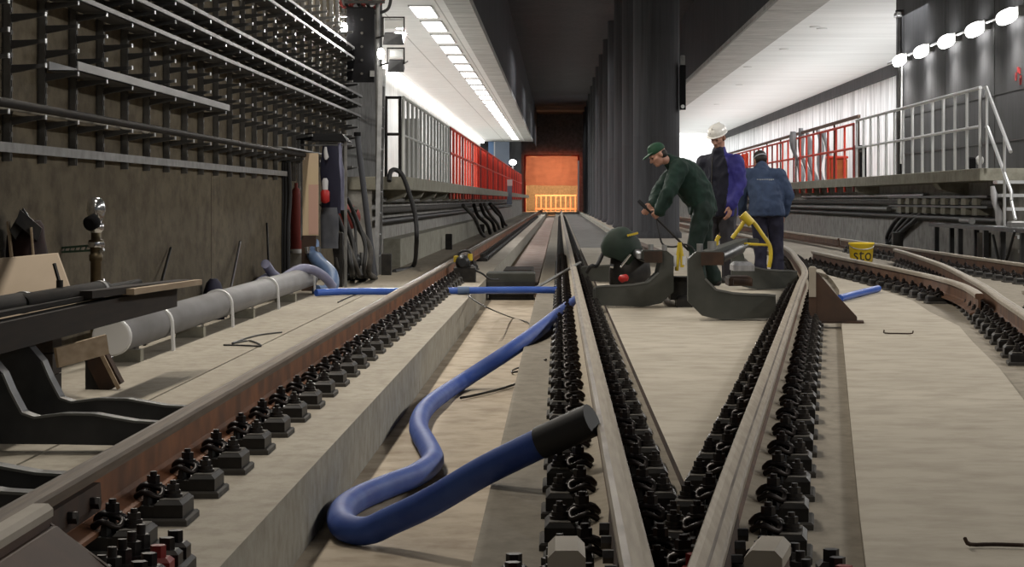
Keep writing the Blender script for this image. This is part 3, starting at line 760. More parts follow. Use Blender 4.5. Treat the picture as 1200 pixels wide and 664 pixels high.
mb = MB(); mb.cbox(.42,.62,1.2,1.6,.26,.34,.02); mb.cyl((.45,1.1,.30),(.60,1.1,.29),.028,n=8); mb.build('wedge_block', 'rust_dark', t)
mb = MB(); mb.cbox(.62,.82,3.2,3.6,.32,.40,.03); mb.build('white_pad', 'clear_wrap', t)
# yellow carrying handle of tube
h = MB(); a0 = V((1.74-1.01,4.9,.40)); Yh = 21.6
def L_(px, py, y=Yh): return P(px,py,y)-V((1.01,16.75,0))
h.tube(spline([L_(858,279), L_(867,267), L_(875,256), L_(882,259), L_(893,274), L_(902,288), L_(903,302), L_(901,313)],5), .021, 10)
h.tube([L_(862,285), L_(880,286), L_(901,287)], .013, 8)
h.build('carrying_handle', 'signal_yellow', t)
h = MB(); h.cyl(L_(870,251), L_(881,262), .05, .045, 10); h.build('handle_hub', 'signal_yellow', t)
h = MB(); h.tube([L_(839,290,20), L_(840,281,20), L_(843,276,20)], .02, 8); h.build('small_grip', 'signal_yellow', t)

# 2: on the straight middle rail
t = thing('rail_tensor', 'grey steel rail tensor gripping the straight middle rail, beside the green cover', 'rail tensor', (1.005,18.75,0))
clamp_frame(t, CO, 0, 0, -1, .13, 'frame_paint', 'edge_light', .93, .005)
clamp_frame(t, CI, -.045, .30, -1, .12, 'frame_paint', 'edge_light', .93, .005)
clamp_frame(t, CO, -.06, 5.6, -1, .13, 'frame_paint', 'edge_light', .93, .005)
clamp_frame(t, CI, -.10, 5.9, -1, .12, 'frame_paint', 'edge_light', .93, .005)
MB().bar((-.13,0,.495),(-.19,5.6,.495),.09,.085).build('tie_beam', 'rust_dark', t)
cylinder_unit(t, (-.25,.1,.48), (-.31,5.5,.48), .045, 'frame_dark')
MB().box(-.26,-.10,-.10,-.065,.435,.535).build('name_plate', 'rust_dark', t)
for dx, dz in ((-.30,.50),(-.20,.575),(-.08,.57)):
    MB().cyl((dx,-.05,dz-.03),(dx,-.05,dz+.02),.024,n=8).build('adjusting_nut', 'galv', t)
def L2(px, py, y=18.9): return P(px,py,y)-V((1.005,18.75,0))
h = MB(); h.tube([L2(793,317), L2(794.5,300), L2(796.5,284)], .017, 8); h.tube([L2(799.5,313), L2(799,299), L2(796.5,284)], .017, 8); h.build('carrying_handle', 'signal_yellow', t)
h = MB(); h.cyl(L2(790.5,312), L2(791,299), .02, n=8); h.cyl(L2(800.5,310), L2(801,300), .02, n=8); h.build('white_grip', 'band_white', t)
h = MB(); h.cbox(-.02,.22,.1,.5,.10,.30,.04); h.cbox(.03,.17,0,.3,.02,.14,.03); h.build('pump_block', 'black_iron', t)
h = MB(); h.tube([P(727,313,18.6)-V((1.005,18.75,0)), P(739,298,18.6)-V((1.005,18.75,0))], .010, 8); h.build('valve_lever', 'chrome', t)
h = MB(); h.lathe(P(726,327,18.5)-V((1.005,18.75,0)), [(.02,0),(.034,.015),(.03,.07),(.012,.085)], 12, axis=(.8,-.4,.2)); h.build('red_valve', 'signal_red', t)
h = MB(); h.cyl(P(715,311.5,18.6)-V((1.005,18.75,0)), P(719,312,18.6)-V((1.005,18.75,0)), .018, n=8); h.build('coupling', 'chrome', t)
# 3: on the left rail in the foreground
t = thing('rail_tensor', 'dark rail tensor at the left edge with arms passing under the left rail', 'rail tensor', (-2.15,8.35,0))
clamp_frame(t, LO, 0, 0, 1, .10, 'frame_dark', 'edge_light')
clamp_frame(t, LO, 0, .63, 1, .10, 'frame_dark', 'edge_light')
clamp_frame(t, LO, 0, -1.57, 1, .10, 'frame_dark', 'edge_light')
clamp_frame(t, LO, 0, -2.0, 1, .10, 'frame_dark', 'edge_light')
MB().bar((-.10,-2.3,.44),(-.055,3.75,.44),.08,.12).build('tie_beam', 'dark_timber', t)
MB().bar((-.10,-.9,.528),(-.08,1.55,.528),.05,.02).build('beam_cover', 'soot_black', t)
cylinder_unit(t, (-.165,-.6,.545), (-.14,1.7,.545), .045, 'soot_black', 'galv_dull')
cylinder_unit(t, (-.13,.7,.545), (-.085,3.0,.545), .042, 'soot_black', 'galv_dull')
MB().box(-.012,-.004,.05,.65,.41,.44).build('stencil_mark', 'edge_light', t) if False else None
mb = MB()
for k in range(7):
    mb.bar((-.052,-.02+k*.065,.425+.008*(k % 3)),(-.052,.03+k*.065,.437+.004*(k % 2)),.004,.009)
mb.build('worn_lettering', 'edge_light', t)
for x, y, z in ((-.16,-.1,.60),(-.12,1.35,.595)): mb = MB(); mb.cyl((x,y,z-.02),(x,y,z+.025),.016,n=6); mb.bar((x,y,z+.01),(x-.03,y+.02,z+.10),.012,.012); mb.build('bleed_valve', 'black_iron', t)

# ------------------------------------------------------------------ boards and gear at the left edge
t = MB()
c0, c1, c2, c3 = P(100,384,10.55), P(67,297,11.0), P(-20,305,11.0), P(-20,388,10.55)
c0.z = .335; c3.z = .335

t.hexa([c3, c0, c0+V((0,.022,.004)), c3+V((0,.022,.004)), c2, c1, c1+V((0,.022,.004)), c2+V((0,.022,.004))])
o = t.build('plywood_sheet', 'plywood'); tag(o, 'pale plywood sheet leaning against the brown wall at the left edge', 'board')
# trestle that carries the sheet
t = thing('timber_trestle', 'low dark timber stack under the pale plywood sheet', 'timber', (-2.7,10.75,0))
for z in (0,.11,.22): MB().box(-.22,.17,-.09,.10,z,z+.105).build('timber', 'dark_timber', t)
t = thing('dark_bag', 'crumpled dark maroon bundle with straps behind the plywood sheet', 'bundle', (-2.82,11.35,0)); t.scale.x = .55
mb = MB()
rings = []
for i, (z, rx, ry, dx) in enumerate(((0,.20,.12,0),(.3,.2,.13,0),(.6,.205,.13,-.01),(.78,.19,.11,-.015),(.85,.15,.08,.0),(.885,.08,.05,.03))):
    rings.append((V((dx,0,z)), V((rx,0,0)), V((0,ry,0))))
mb.loft(rings, 20)
for i, v in enumerate(mb.v):
    n = mnoise.noise(V(v)*7)*.035; mb.v[i] = (v[0]+n, v[1]+n*.5, v[2]+(mnoise.noise(V(v)*5+V((4,1,1)))*.05 if v[2] > .5 else 0))
mb.build('bundle', 'maroon', t)
mb = MB(); mb.bar((-.09,-.14,.62),(-.145,-.12,.87),.02,.035); mb.build('strap', 'plank', t); mb = MB(); mb.bar((.12,-.14,.6),(.08,-.13,.84),.015,.02); mb.build('strap', 'plank', t)
mb = MB(); mb.bar((-.05,-.12,.90),(.13,-.05,.80),.08,.08); mb.bar((-.11,-.10,.80),(0,-.06,.92),.06,.07); mb.build('flap', 'black_iron', t)
tag(MB().bar((-2.215,9.9,.545),(-2.13,12.15,.515),.10,.035).build('plank', 'dark_timber'), 'dark plank lying along the beam beside the standpipe', 'plank')
tag(MB().bar((-2.13,10.55,.53),(-2.07,12.2,.515),.06,.03).build('plank', 'plank'), 'pale wooden plank end pointing at the grey pipe', 'plank')
t = MB().bar(P(66,419,9.55), P(125,403,9.75), .02, .09); o = t.build('plank', 'plank'); tag(o, 'pale board jammed under the dark beam at the left edge', 'plank')
t = thing('floor_prop', 'dark slanting prop standing on the floor under the grey pipe end', 'prop', (-2.36,11.1,0))
MB().bar((-.06,0,.20),(.045,-.02,.01),.05,.12).build('leg', 'rust_dark', t); MB().cbox(-.10,.02,-.02,.1,.0,.19,.03).build('body', 'black_iron', t)
MB().bar((-.035,-.06,.24),(.085,-.07,.008),.012,.02).build('brace', 'plank', t)
# standpipe with chrome hydrant head
t = thing('standpipe', 'dark standpipe with chrome hydrant head fixed to the brown wall', 'standpipe', (-2.745,12.65,0))
mb = MB(); mb.lathe((0,0,0), [(.06,0),(.06,.03),(.033,.04),(.033,.62),(.040,.625),(.040,.66),(.033,.665),(.033,.70),(.045,.705),(.045,.745),(.03,.75),(.03,.80)], 16); mb.build('pipe', 'brass_dark', t)
mb = MB(); mb.lathe((0,0,.79), [(.03,0),(.045,.02),(.048,.05),(.03,.06),(.045,.09),(.056,.13),(.05,.18),(.03,.205),(.008,.21)], 18); mb.build('hydrant_head', 'chrome', t)
mb = MB(); mb.lathe((.0,-.03,.86), [(.03,0),(.045,.01),(.045,.06),(.03,.065)], 14, axis=(-.35,-1,-.3)); mb.build('outlet', 'black_plastic', t)
for z in (.30,.42,.50,.68): MB().cyl((.03,-.02,z),(.055,-.03,z+.01),.011,n=8).build('stud', 'chrome', t)
MB().tube([(.03,0,.385),(.06,-.02,.39),(.09,-.02,.375)], .008, 6).build('tap_lever', 'chrome', t)
mb = MB(); mb.bar((-.205,.02,.70),(-.03,0,.715),.03,.012); mb.bar((-.205,.02,.675),(-.03,0,.685),.03,.012)
for k in range(6): x = -.19+k*.03; mb.bar((x,.015,.68),(x+.012,.015,.71),.02,.006)
mb.build('wall_bracket', 'green_paint', t)
MB().lathe((0,0,.705), [(.048,0),(.052,.01),(.048,.03)], 14).build('collar', 'chrome', t)
# small bags on floor against the wall and sticks
for px, py, y, lab in ((178,366,13.9,'small dark bag between wall and grey pipe near the standpipe'), (242,343,17.6,'small dark purple bag between wall and grey pipe further along')):
    c = P(px,py,y); c.x = -2.85; c.z = .0
    mb = MB(); mb.loft([(c+V((0,0,z)), V((rx,0,0)), V((0,ry,0))) for z, rx, ry in ((0,.09,.12),(.1,.095,.14),(.22,.085,.12),(.30,.06,.09),(.335,.03,.04))], 14)
    tag(mb.build('small_bag', 'navy_cloth'), lab, 'bag')
for a, b, lab in (((-2.80,14.4,.0),(-2.93,16.1,.62),'thin dark rod leaning on the wall near the standpipe'), ((-2.80,17.9,0),(-2.93,19.6,.60),'thin dark rod leaning on the wall beside the purple bag'), ((-2.83,20.9,0),(-2.93,21.4,.75),'thin dark rod leaning upright near the lilac hoses')):
    tag(MB().cyl(a, b, .011, n=8).build('rod', 'black_iron'), lab, 'rod')

# ------------------------------------------------------------------ the niche with hanging gear
def PL(px, py, y): return P(px, py, y)
t = thing('cable_hank', 'long black hank of cables hanging beside the flat wall bar end', 'cables', (0,0,0))
for dx in (0, .03, -.025): MB().tube(spline([P(334.5,190,22.7)+V((dx,0,0)), P(334,230,22.7)+V((dx*1.3,.05,0)), P(333.5,270,22.7)+V((dx,0,0)), P(333.5,321,22.7)+V((dx,0,0))],5), .03, 8).build('cable', 'cable_black', t)
t = thing('gas_cylinder', 'thin dark red gas cylinder standing behind the beige board', 'cylinder', P(347,0,23.4)*0+V((P(347,280,23.4).x,23.4,0)))
MB().lathe((0,0,.40), [(.04,0),(.062,.02),(.062,.62),(.04,.70),(.02,.72),(.02,.77)], 16).build('bottle', 'red_dark', t)
MB().box(-.08,.08,-.07,.07,0,.40).build('stand', 'under_concrete', t)
MB().lathe((0,0,.395), [(.066,0),(.066,.05)], 16).build('foot_ring', 'band_white', t)
t = thing('beige_board', 'upright beige and pink board standing in the wall niche', 'board', V((P(364,275,23.1).x,23.1,0)))
o = MB().box(-.085,.085,-.01,.01,.60,1.49); o.build('panel', 'beige_board', t)
MB().box(-.02,.085,-.014,-.010,.61,1.15).build('pink_panel', 'pink_board', t)
MB().box(-.105,-.085,-.03,.03,.55,1.40).build('side_post', 'galv_dull', t)
MB().box(-.095,.06,-.03,.03,0,.60).build('foot', 'rust_dark', t)
# shelf hood with hanging work coats
t = thing('coat_shelf', 'small dark hood on posts over the hanging work coats', 'shelf', V((-2.62,24.2,0)))
mb = MB(); mb.hexa([(-.33,-.25,1.66),(.24,-.25,1.64),(.24,.25,1.64),(-.33,.25,1.66),(-.27,-.2,1.735),(.18,-.2,1.73),(.18,.2,1.73),(-.27,.2,1.735)]); mb.build('hood', 'black_plastic', t)
for x in (-.31,.22): MB().box(x-.015,x+.015,-.2,-.17,0,1.66).build('post', 'galv_dull', t)
MB().cyl((-.31,-.19,1.60),(.22,-.19,1.60),.012,n=8).build('rail', 'galv_dull', t)
def garment(px, py0, py1, y, w0, w1, m, lab, name='work_coat', fold=5):
    a, b = P(px,py0,y), P(px+1,py1,y); mb = MB(); rings = []
    for i in range(9):
        s = i/8; c = a.lerp(b, s); wd = (w0+(w1-w0)*s)*(1+.12*math.sin(s*fold)); rings.append((c, V((wd/2,0,0)), V((0,.05+.02*math.sin(s*4+1),0))))
    mb.loft(rings, 18)
    for i, v in enumerate(mb.v): n = mnoise.noise(V((v[0]*25,v[1]*8,v[2]*4)))*.022; mb.v[i] = (v[0]+n, v[1]+n, v[2])
    o = mb.build(name, m); tag(o, lab, 'coat' if name == 'work_coat' else 'clothing'); return o
garment(387, 171, 250, 23.95, .17, .24, 'navy_cloth', 'dark navy work coat hanging under the small hood')
garment(398, 168, 246, 24.05, .06, .10, 'hose_lilac', 'narrow pale lilac cloth hanging at the right of the navy coat', 'hanging_cloth')
garment(386, 243, 291, 23.94, .17, .22, 'grey_cloth', 'grey trousers hanging below the navy coat', 'work_trousers')
t = thing('spray_bottle', 'white and red bottle hanging in front of the navy coat', 'bottle', P(381,238,23.84))
MB().lathe((0,0,0), [(.01,0),(.05,.02),(.05,.13),(.03,.15)], 12).build('body', 'signal_red', t); MB().lathe((0,0,.15), [(.032,0),(.035,.1),(.02,.13)], 12).build('neck', 'white_cloth', t)
t = thing('white_rag', 'small white rag hooked near the top of the navy coat', 'rag'); mb = MB(); mb.loft([(P(381.5+dx,py,23.86), V((w_,0,0)), V((0,.02,0))) for dx, py, w_ in ((0,172,.012),(0,178,.022),(1,184,.028),(.5,187,.012))], 10); mb.build('cloth', 'white_cloth', t)
t = thing('cable_reel', 'dark red cable reel behind the tangled black cables', 'reel', P(407,254,25.6))
MB().lathe((0,-.06,0), [(.02,0),(.155,0),(.155,.02),(.06,.025),(.06,.10),(.155,.105),(.155,.125),(.02,.125)], 22, axis=(0,1,0)).build('drum', 'red_dark', t)
for s in (-1,1): MB().bar((s*.02,-.03,0),(s*.16,-.03,-.78),.02,.03).build('leg', 'black_iron', t)
mb = []
t = thing('cable_tangle', 'tangle of black cables and hoses hanging below the navy coat', 'cables', (0,0,0))
random.seed(11)
for i in range(9):
    x = 384+i*4.6; yb = 24.2+.28*i/3
    MB().tube(spline([P(x-8+random.uniform(-4,4),236+random.uniform(-6,10),yb), P(x+random.uniform(-6,6),262+random.uniform(-8,8),yb+.1), P(x+8+random.uniform(-6,6),290,yb), P(x+12+random.uniform(-8,8),318,yb), F(x+16,327,.02)+V((0,.4,0))],5), .016+.008*(i % 3), 7).build('cable', 'cable_black' if i % 4 else 'pad_grey', t)
t = thing('leaning_pole', 'grey pole leaning beside the aluminium ladder', 'pole'); MB().cyl((-2.39,27.6,.0),(-2.58,27.3,1.81),.042,.036,12).build('tube', 'pole_grey', t); MB().lathe((-2.58,27.3,1.80), [(.045,0),(.045,.05)], 12).build('cap', 'black_plastic', t)
t = thing('ladder', 'narrow aluminium ladder standing on edge beside the platform end', 'ladder', (0,0,0))
for y in (27.75, 28.2): MB().bar((-2.375,y,0),(-2.325,y+.1,2.72),.055,.03).build('stile', 'galv', t)
for k in range(9): z = .25+k*.28; MB().cyl((-2.375+.05*z/2.72,27.75+.1*z/2.72,z),(-2.375+.05*z/2.72,28.2+.1*z/2.72,z),.015,n=8).build('rung', 'galv', t)
for px, pyb, h_, w_, lab in ((453,323,.29,.125,'short black post on the floor beside the ladder'), (526,293,.32,.13,'short black post beside the concrete bench, farther than the ladder'), (565,275,.30,.13,'short black post beside the far end of the concrete bench'), (397,336,.62,.10,'dark brown post on the floor right of the steel blue elbow')):
    p = F(px, pyb, 0); mb = MB(); mb.cbox(p.x-w_/2,p.x+w_/2,p.y-.06,p.y+.06,0,h_,.012); tag(mb.build('marker_post', 'black_iron'), lab, 'post')
lying('hose_arc', [P(456,212,28.6), P(458,201,28.7), P(464,199,28.8), P(472,206,28.8), P(480,228,28.8), P(487,255,28.8), P(488,285,28.8), F(484,312,.02), F(462,318,.02)], .032, 'rubber', 'black hose arching down from the platform end to the floor', 'hose', 6, 10)
# gear between niche and bench: low dark machinery
t = thing('pump_set', 'low clutter of dark pumps on the floor behind the ladder foot', 'machine', (-2.42,26.3,0))
MB().cbox(-.20,.05,-.2,.2,0,.18,.03).build('body', 'black_iron', t); MB().lathe((-.1,-.25,.24), [(.03,0),(.09,.03),(.09,.3),(.03,.33)], 14, axis=(0,1,0)).build('motor', 'frame_dark', t); MB().cyl((.0,-.2,.1),(.0,-.26,.1),.05,n=10).build('port', 'galv', t)
for x in (-.14,.0): MB().cyl((x,-.12,.18),(x,-.12,.34),.025,n=8).build('gauge', 'galv_dull', t)
# ------------------------------------------------------------------ lamp mast on the left
t = thing('lamp_mast', 'mast with black slotted panel and two caged work lamps at upper left', 'lamp', (-2.42,28.5,0))
MB().cyl((0,0,0),(0,0,3.75),.03,n=12).build('pole', 'galv_dull', t)
mb = MB(); mb.cbox(-.40,-.04,-.14,-.04,2.55,3.55,.02); mb.build('slotted_panel', 'black_plastic', t)
for k in range(5): MB().cyl((-.20,-.145,2.66+k*.18),(-.20,-.155,2.66+k*.18),.018,n=8).build('bolt', 'pad_grey', t)
mb = MB(); mb.box(-.52,-.05,-.10,-.06,3.42,3.47); mb.box(-.45,.10,-.10,-.06,3.60,3.64); mb.build('cross_arm', 'black_iron', t)
MB().box(-.09,-.03,-.16,-.14,2.62,2.70).build('plug_box', 'galv_dull', t)
def work_lamp(x, z, w, h):
    f = MB()
    f.bar((x,-.12,z),(x+w,-.12,z),.02,.02); f.bar((x,-.12,z+h),(x+w,-.12,z+h),.02,.02); f.bar((x,-.12,z-.01),(x,-.12,z+h+.01),.02,.02); f.bar((x+w,-.12,z-.01),(x+w,-.12,z+h+.01),.02,.02)
    f.bar((x,-.12,z),(x-.1,-.02,z-.02),.02,.02)
    o = f.build('lamp_frame', 'black_iron', t)
    MB().box(x+.02,x+w-.02,-.10,-.05,z+h*.42,z+h-.02).build('glass', 'glass_lamp', o)
    MB().hexa([(x,-.18,z-.12),(x+w,-.16,z-.12),(x+w,0,z-.06),(x,0,z-.06),(x+.02,-.15,z+.04),(x+w-.02,-.15,z+.04),(x+w-.02,-.02,z+.06),(x+.02,-.02,z+.06)]).build('reflector', 'frame_dark', o)
    MB().cyl((x+w,-.1,z),(x+w+.05,-.1,z+.03),.012,n=6).build('wing_nut', 'galv', o)
work_lamp(.08,3.16,.28,.25); work_lamp(.14,2.80,.22,.20)
for x, z in ((-.43,3.26),(.06,2.92)):
    b = MB().sphere((x,-.22,z),.048,.04,.075); b.build('lamp_bulb', 'flood_white', t); MB().cyl((x,-.19,z),(x,-.10,z),.035,n=10).build('lamp_socket', 'black_iron', t)
# wiring bundle above
t = thing('cable_bundle', 'tangle of cables and fittings above the black lamp panel', 'cables', (0,0,0))
for i in range(6):
    MB().tube(spline([P(396+i*6,-6,28.6), P(402+i*7,8+(i % 3)*3,28.5), P(414+i*8,4+(i % 2)*7,28.6), P(424+i*7,-5,28.7)],5), .022, 7).build('cable', 'cable_black' if i % 2 else 'red_dark', t)
MB().box(-2.60,-2.42,28.55,28.62,3.56,3.585).build('clip_strip', 'band_white', t)

# ------------------------------------------------------------------ handrails
def handrail(name, lab, x, y0, y1, zb, h, n, r, m, ret=None):
    t = thing(name, lab, 'handrail', (x,y0,zb)); L = y1-y0
    for i in range(n):
        y = L*i/(n-1); MB().cyl((0,y,0),(0,y,h-r),r,n=10).build('post', m, t)
    MB().cyl((0,-r,h),(0,L+r,h),r*1.05,n=10).build('top_rail', m, t)
    MB().cyl((0,0,h*.52),(0,L,h*.52),r*.9,n=10).build('knee_rail', m, t)
    return t
t = handrail('handrail', 'grey tube handrail on the left platform between ladder and red fence', -2.12, 29.06, 41.0, 1.30, 1.08, 14, .022, 'rail_pale')
t = thing('end_gate', 'dark tube gate closing the near end of the left platform', 'gate', (-2.36,29.12,1.30))
for x in (0,.19): MB().cyl((x,0,0),(x,0,1.1),.022,n=8).build('post', 'black_iron', t)
for z in (.58,1.08): MB().cyl((0,0,z),(.19,0,z),.02,n=8).build('bar', 'black_iron', t)
t = thing('white_screen', 'white sheet standing behind the dark gate on the left platform', 'sheet', (-2.40,34.0,1.3))
MB().box(-.13,.17,0,.02,0,.98).build('sheet', 'white_cladding', t)
handrail('handrail', 'bright metal handrail on the right platform beside the steps', 6.28, 31.8, 45.0, 1.455, 1.2, 14, .026, 'rail_tube')
# steps down from the right platform
t = thing('platform_steps', 'metal steps with slanting handrails at the near end of the right platform', 'steps', (6.38,31.4,0))
for k in range(6):
    z = 1.255-.195*k; y = -.05-.34*k
    MB().box(0,.95,y-.30,y,z-.035,z+.012).build('tread', 'rail_tube', t)
for x in (.955,):
    MB().prism([(0,0)]*0 or [(-.02,0),(.02,0),(.02,.01),(-.02,.01)], 0, .01) if False else None
    MB().bar((x,.12,1.36),(x,-2.15,.10),.012,.20).build('stringer', 'galv_dull', t)
for x in (-.03,):
    MB().tube([(x,.42,2.655),(x,.30,2.655),(x,-1.35,1.70),(x,-1.42,1.66)], .026, 10).build('hand_rail', 'rail_tube', t)
    MB().tube([(x,.30,2.07),(x,.18,2.05),(x,-1.45,1.10),(x,-1.47,.98)], .026, 10).build('lower_rail', 'rail_tube', t)
    MB().tube([(x,-1.48,.96),(x,-1.72,.72)], .024, 10).build('rail_end', 'rail_tube', t)
    for y, z0, z1 in ((-1.0,.2,1.9),(.25,1.455,2.6)): MB().cyl((x,y,z0),(x,y,z1),.022,n=8).build('post', 'rail_tube', t)
t = thing('wrapped_bundle', 'crumpled clear plastic bundle tied to the side of the steps', 'bundle')
mb = MB(); mb.loft([(P(1161+dx,py,31.35), V((w_,0,0)), V((0,.05,0))) for dx, py, w_ in ((-3,218,.03),(-1,228,.05),(0,238,.04),(4,247,.06),(6,258,.07),(5,265,.04))], 12)
for i, v in enumerate(mb.v): n = mnoise.noise(V(v)*14)*.025; mb.v[i] = (v[0]+n, v[1]+n-.3, v[2])
mb.build('wrap', 'clear_wrap', t)

# ------------------------------------------------------------------ red fences
def red_fence(lab, x, y0, y1, zb, h, step, netf, xs):
    t = thing('red_fence', lab, 'fence', (x,y0,zb)); L = y1-y0; n = int(L/step)
    for i in range(min(n+1, 60)):
        y = i*step; MB().cyl((0,y,-.30),(0,y,h),.026,n=6).build('post', 'red_fence' if i % 4 else 'red_dark', t)
    for z in (h, h*.55): MB().cyl((0,0,z),(0,L,z),.028,n=8).build('rail', 'red_fence', t)
    mb = MB(); y = netf
    while y < L:
        mb.box(xs-.004,xs+.004,y,y+.30,.0,h*.96); y += .36
    for z in (.12,.35,.6,.8): mb.box(xs-.006,xs+.006,netf,L,z*h,z*h+.05)
    mb.build('orange_mesh', 'orange_net', t)
    return t
red_fence('red fence with orange mesh on the left platform', -2.11, 41.3, 120, 1.30, 1.08, 1.35, 14, -.05)
t = red_fence('red fence along the right platform behind the workers', 6.30, 45.6, 115, 1.455, 1.15, 1.45, 26, .06)
t = thing('barrier_rail', 'brownish timber rail fixed above the red fence on the right platform', 'rail', (0,0,0))
MB().bar((6.38,45.3,2.76),(6.38,90,2.70),.05,.07).build('rail', 'brown_rail', t)
for i in range(6):
    y = 45.4+i*4; MB().box(6.36,6.40,y,y+.05,1.455,2.72).build('post', 'rust_dark', t)
t = thing('orange_crate', 'orange crate on the right platform at the end of the bright handrail', 'crate', P(982,219,47.5)*0+V((6.56,50,1.455)))
MB().cbox(-.22,.20,0,.6,0,.5,.03).build('body', 'orange_box', t); MB().cbox(-.24,.22,-.02,.62,.5,.56,.02).build('lid', 'red_fence', t)
for x in (-.16,.12): MB().box(x-.02,x+.02,-.025,0,.06,.48).build('rib', 'red_fence', t)
t = thing('black_box', 'tall black case standing behind the far end of the bright handrail', 'case', (6.79,48.0,1.455)); MB().cbox(-.13,.13,0,.3,0,.76,.02).build('body', 'black_plastic', t); MB().box(-.06,.06,-.02,.01,.60,.66).build('handle', 'pad_grey', t)
for i in range(5):
    x0 = 931+i*8.2; b = P(x0+8,212,56); a = P(x0-(3 if i < 3 else -3),154-(i % 2)*4,56); b.z = 1.455; mb = MB(); rings = []
    for j in range(10):
        s = j/9; c = b.lerp(a, s); c.x += .05*math.sin(s*7+i); rings.append((c, V((.07+.02*math.sin(s*9+i),0,0)), V((0,.06,0))))
    mb.loft(rings, 10); tag(mb.build('wrapped_roll', 'roll_grey'), f'grey wrapped upright roll, {nth(i+1)} from the left behind the red fence', 'roll', 'wrapped rolls behind the red fence')
t = thing('site_lamp', 'small white and black lamp on the right platform near the steps', 'lamp', (6.75,34.6,1.455))
MB().cbox(-.14,.0,-.05,.05,0,.22,.02).build('box', 'black_plastic', t); MB().sphere((.07,-.02,.17),.07,.06,.08).build('head', 'band_white', t); MB().cyl((.07,0,0),(.07,0,.12),.02,n=8).build('foot', 'band_white', t)

# ------------------------------------------------------------------ right wall: lamps, pole, service runs
prev = None
for i, y in enumerate((34.3, 36.95, 39.65, 42.4, 45.1)):
    t = thing('wall_lamp', f'glowing wall lamp, {nth(5-i)} from the left in the row on the right wall', 'wall lamp', (7.35,y,3.95), 0, 'wall lamps on the right')
    MB().box(-.10,0,-.62,.62,-.06,.10).build('housing', 'galv_dull', t)
    mb = MB(); mb.loft([(V((-.15,s*.55,-.02)), V((.085*k_,0,0)), V((0,0,.12*k_))) for s, k_ in ((-1,.4),(-.9,.85),(-.5,1),(.5,1),(.9,.85),(1,.4))], 14); mb.build('diffuser', 'lamp_white', t)
    MB().cyl((-.06,.62,.05),(-.06,2.1,.05),.03,n=8).build('cable', 'galv', t)
t = thing('wall_pole', 'thin dark pole at the end of the grey right wall', 'pole', (7.28,45.6,1.455))
MB().cyl((0,0,0),(0,0,3.55),.05,n=10).build('tube', 'black_iron', t)
MB().cyl((.02,-.06,.3),(.05,-.06,2.6),.02,n=8).build('white_cable', 'band_white', t)
t = thing('camera', 'small surveillance camera at the top of the thin dark pole', 'camera', (7.28,45.5,4.92))
MB().cbox(-.12,.0,-.22,.1,-.05,.06,.02).build('body', 'galv_dull', t); MB().cyl((-.07,-.22,0),(-.07,-.27,0),.045,n=12).build('lens', 'band_white', t); MB().bar((-.1,0,.08),(.15,0,.1),.05,.05).build('arm', 'black_iron', t)
t = MB()
random.seed(3)
for i in range(7): a = random.uniform(0,6); q = V((7.345, 34.1+.12*math.cos(a)*1.5, 2.93+.13*math.sin(a))); t.box(7.340,7.3495,q.y-.05,q.y+.06,q.z-.04,q.z+.05)
tag(t.build('paint_mark', 'signal_red'), 'small red paint mark on the grey wall at the right edge', 'paint mark')

def run(x, z, y0, y1, r, m, lab, n=8):
    tag(MB().cyl((x,y0,z),(x,y1,z),r,n=n).build('service_pipe', m), lab, 'pipe')
run(6.86, 1.07, 40, 60, .045, 'galv', 'pale service pipe just under the right platform slab')
run(6.80, .93, 33, 110, .05, 'pad_grey', 'dark upper service pipe under the right platform')
run(6.80, .80, 44, 75, .05, 'galv_dull', 'pale lower service pipe under the right platform')
run(6.85, .66, 33, 110, .06, 'black_iron', 'dark lowest service pipe under the right platform')
run(-2.47, .98, 29.1, 100, .04, 'galv_dull', 'pale service pipe just under the left platform slab')
run(-2.45, .84, 29.1, 110, .05, 'pad_grey', 'dark service pipe below the pale one under the left platform')
run(-2.47, .68, 29.1, 110, .05, 'black_iron', 'lowest dark service pipe under the left platform')
t = thing('cable_clip_rows', 'two rows of pale cable clips under the right platform slab', 'cable clips')
for r_, z in enumerate((.90,.74)):
    for i in range(9): y = 34.2+i*.95; MB().cbox(6.70,6.949,y,y+.42,z,z+.11,.01).build('clip', 'platform_concrete', t)
for z in (.85, 1.02): MB().box(6.70,6.79,33.4,43.4,z,z+.035).build('strip', 'tray_dark', t)
t = thing('diagonal_cables', 'black cables slanting down the wall under the right platform', 'cables')
for i in range(4):
    MB().tube(spline([P(px, py, FOC*6.84/(px-UX)) for px, py in ((1083-i*8,246+i), (1072-i*8,258+i), (1058-i*6,270+i*2), (1046-i*2,283+i))],5), .045, 8).build('cable', 'cable_black', t)
t = thing('work_bench', 'low dark steel bench with post legs below the right platform', 'bench', (6.12,27.2,0))
MB().cbox(-.19,.17,0,7.0,.56,.62,.015).build('top', 'frame_dark', t)
for y in (.3, 2.7, 4.6, 6.6):
    for x in (-.13,.11): MB().box(x-.035,x+.035,y,y+.09,0,.56).build('leg', 'frame_dark', t)
MB().lathe((-.1,3.0,.17), [(.10,0),(.10,.35)], 14).build('canister', 'pad_grey', t)
mb = MB(); mb.cbox(-.1,.1,1.2,1.5,.62,.70,.02); mb.build('box', 'galv_dull', t); MB().cyl((0,4.4,.67),(0,5.2,.67),.05,n=10).build('tube', 'galv_dull', t)
for k in range(1): MB().tube(spline([(-.2,.5+k*1.7,.58),(-.24,.8+k*1.7,.22),(-.22,1.3+k*1.7,.10),(-.2,1.9+k*1.7,.5)],5), .02, 7).build('hanging_cable', 'cable_black', t)
p = V((5.95,37.5,0)); tag(MB().cbox(p.x-.09,p.x+.09,p.y-.08,p.y+.08,0,.42,.012).build('marker_post', 'black_iron'), 'short black post at the wall foot below the bright handrail', 'post')
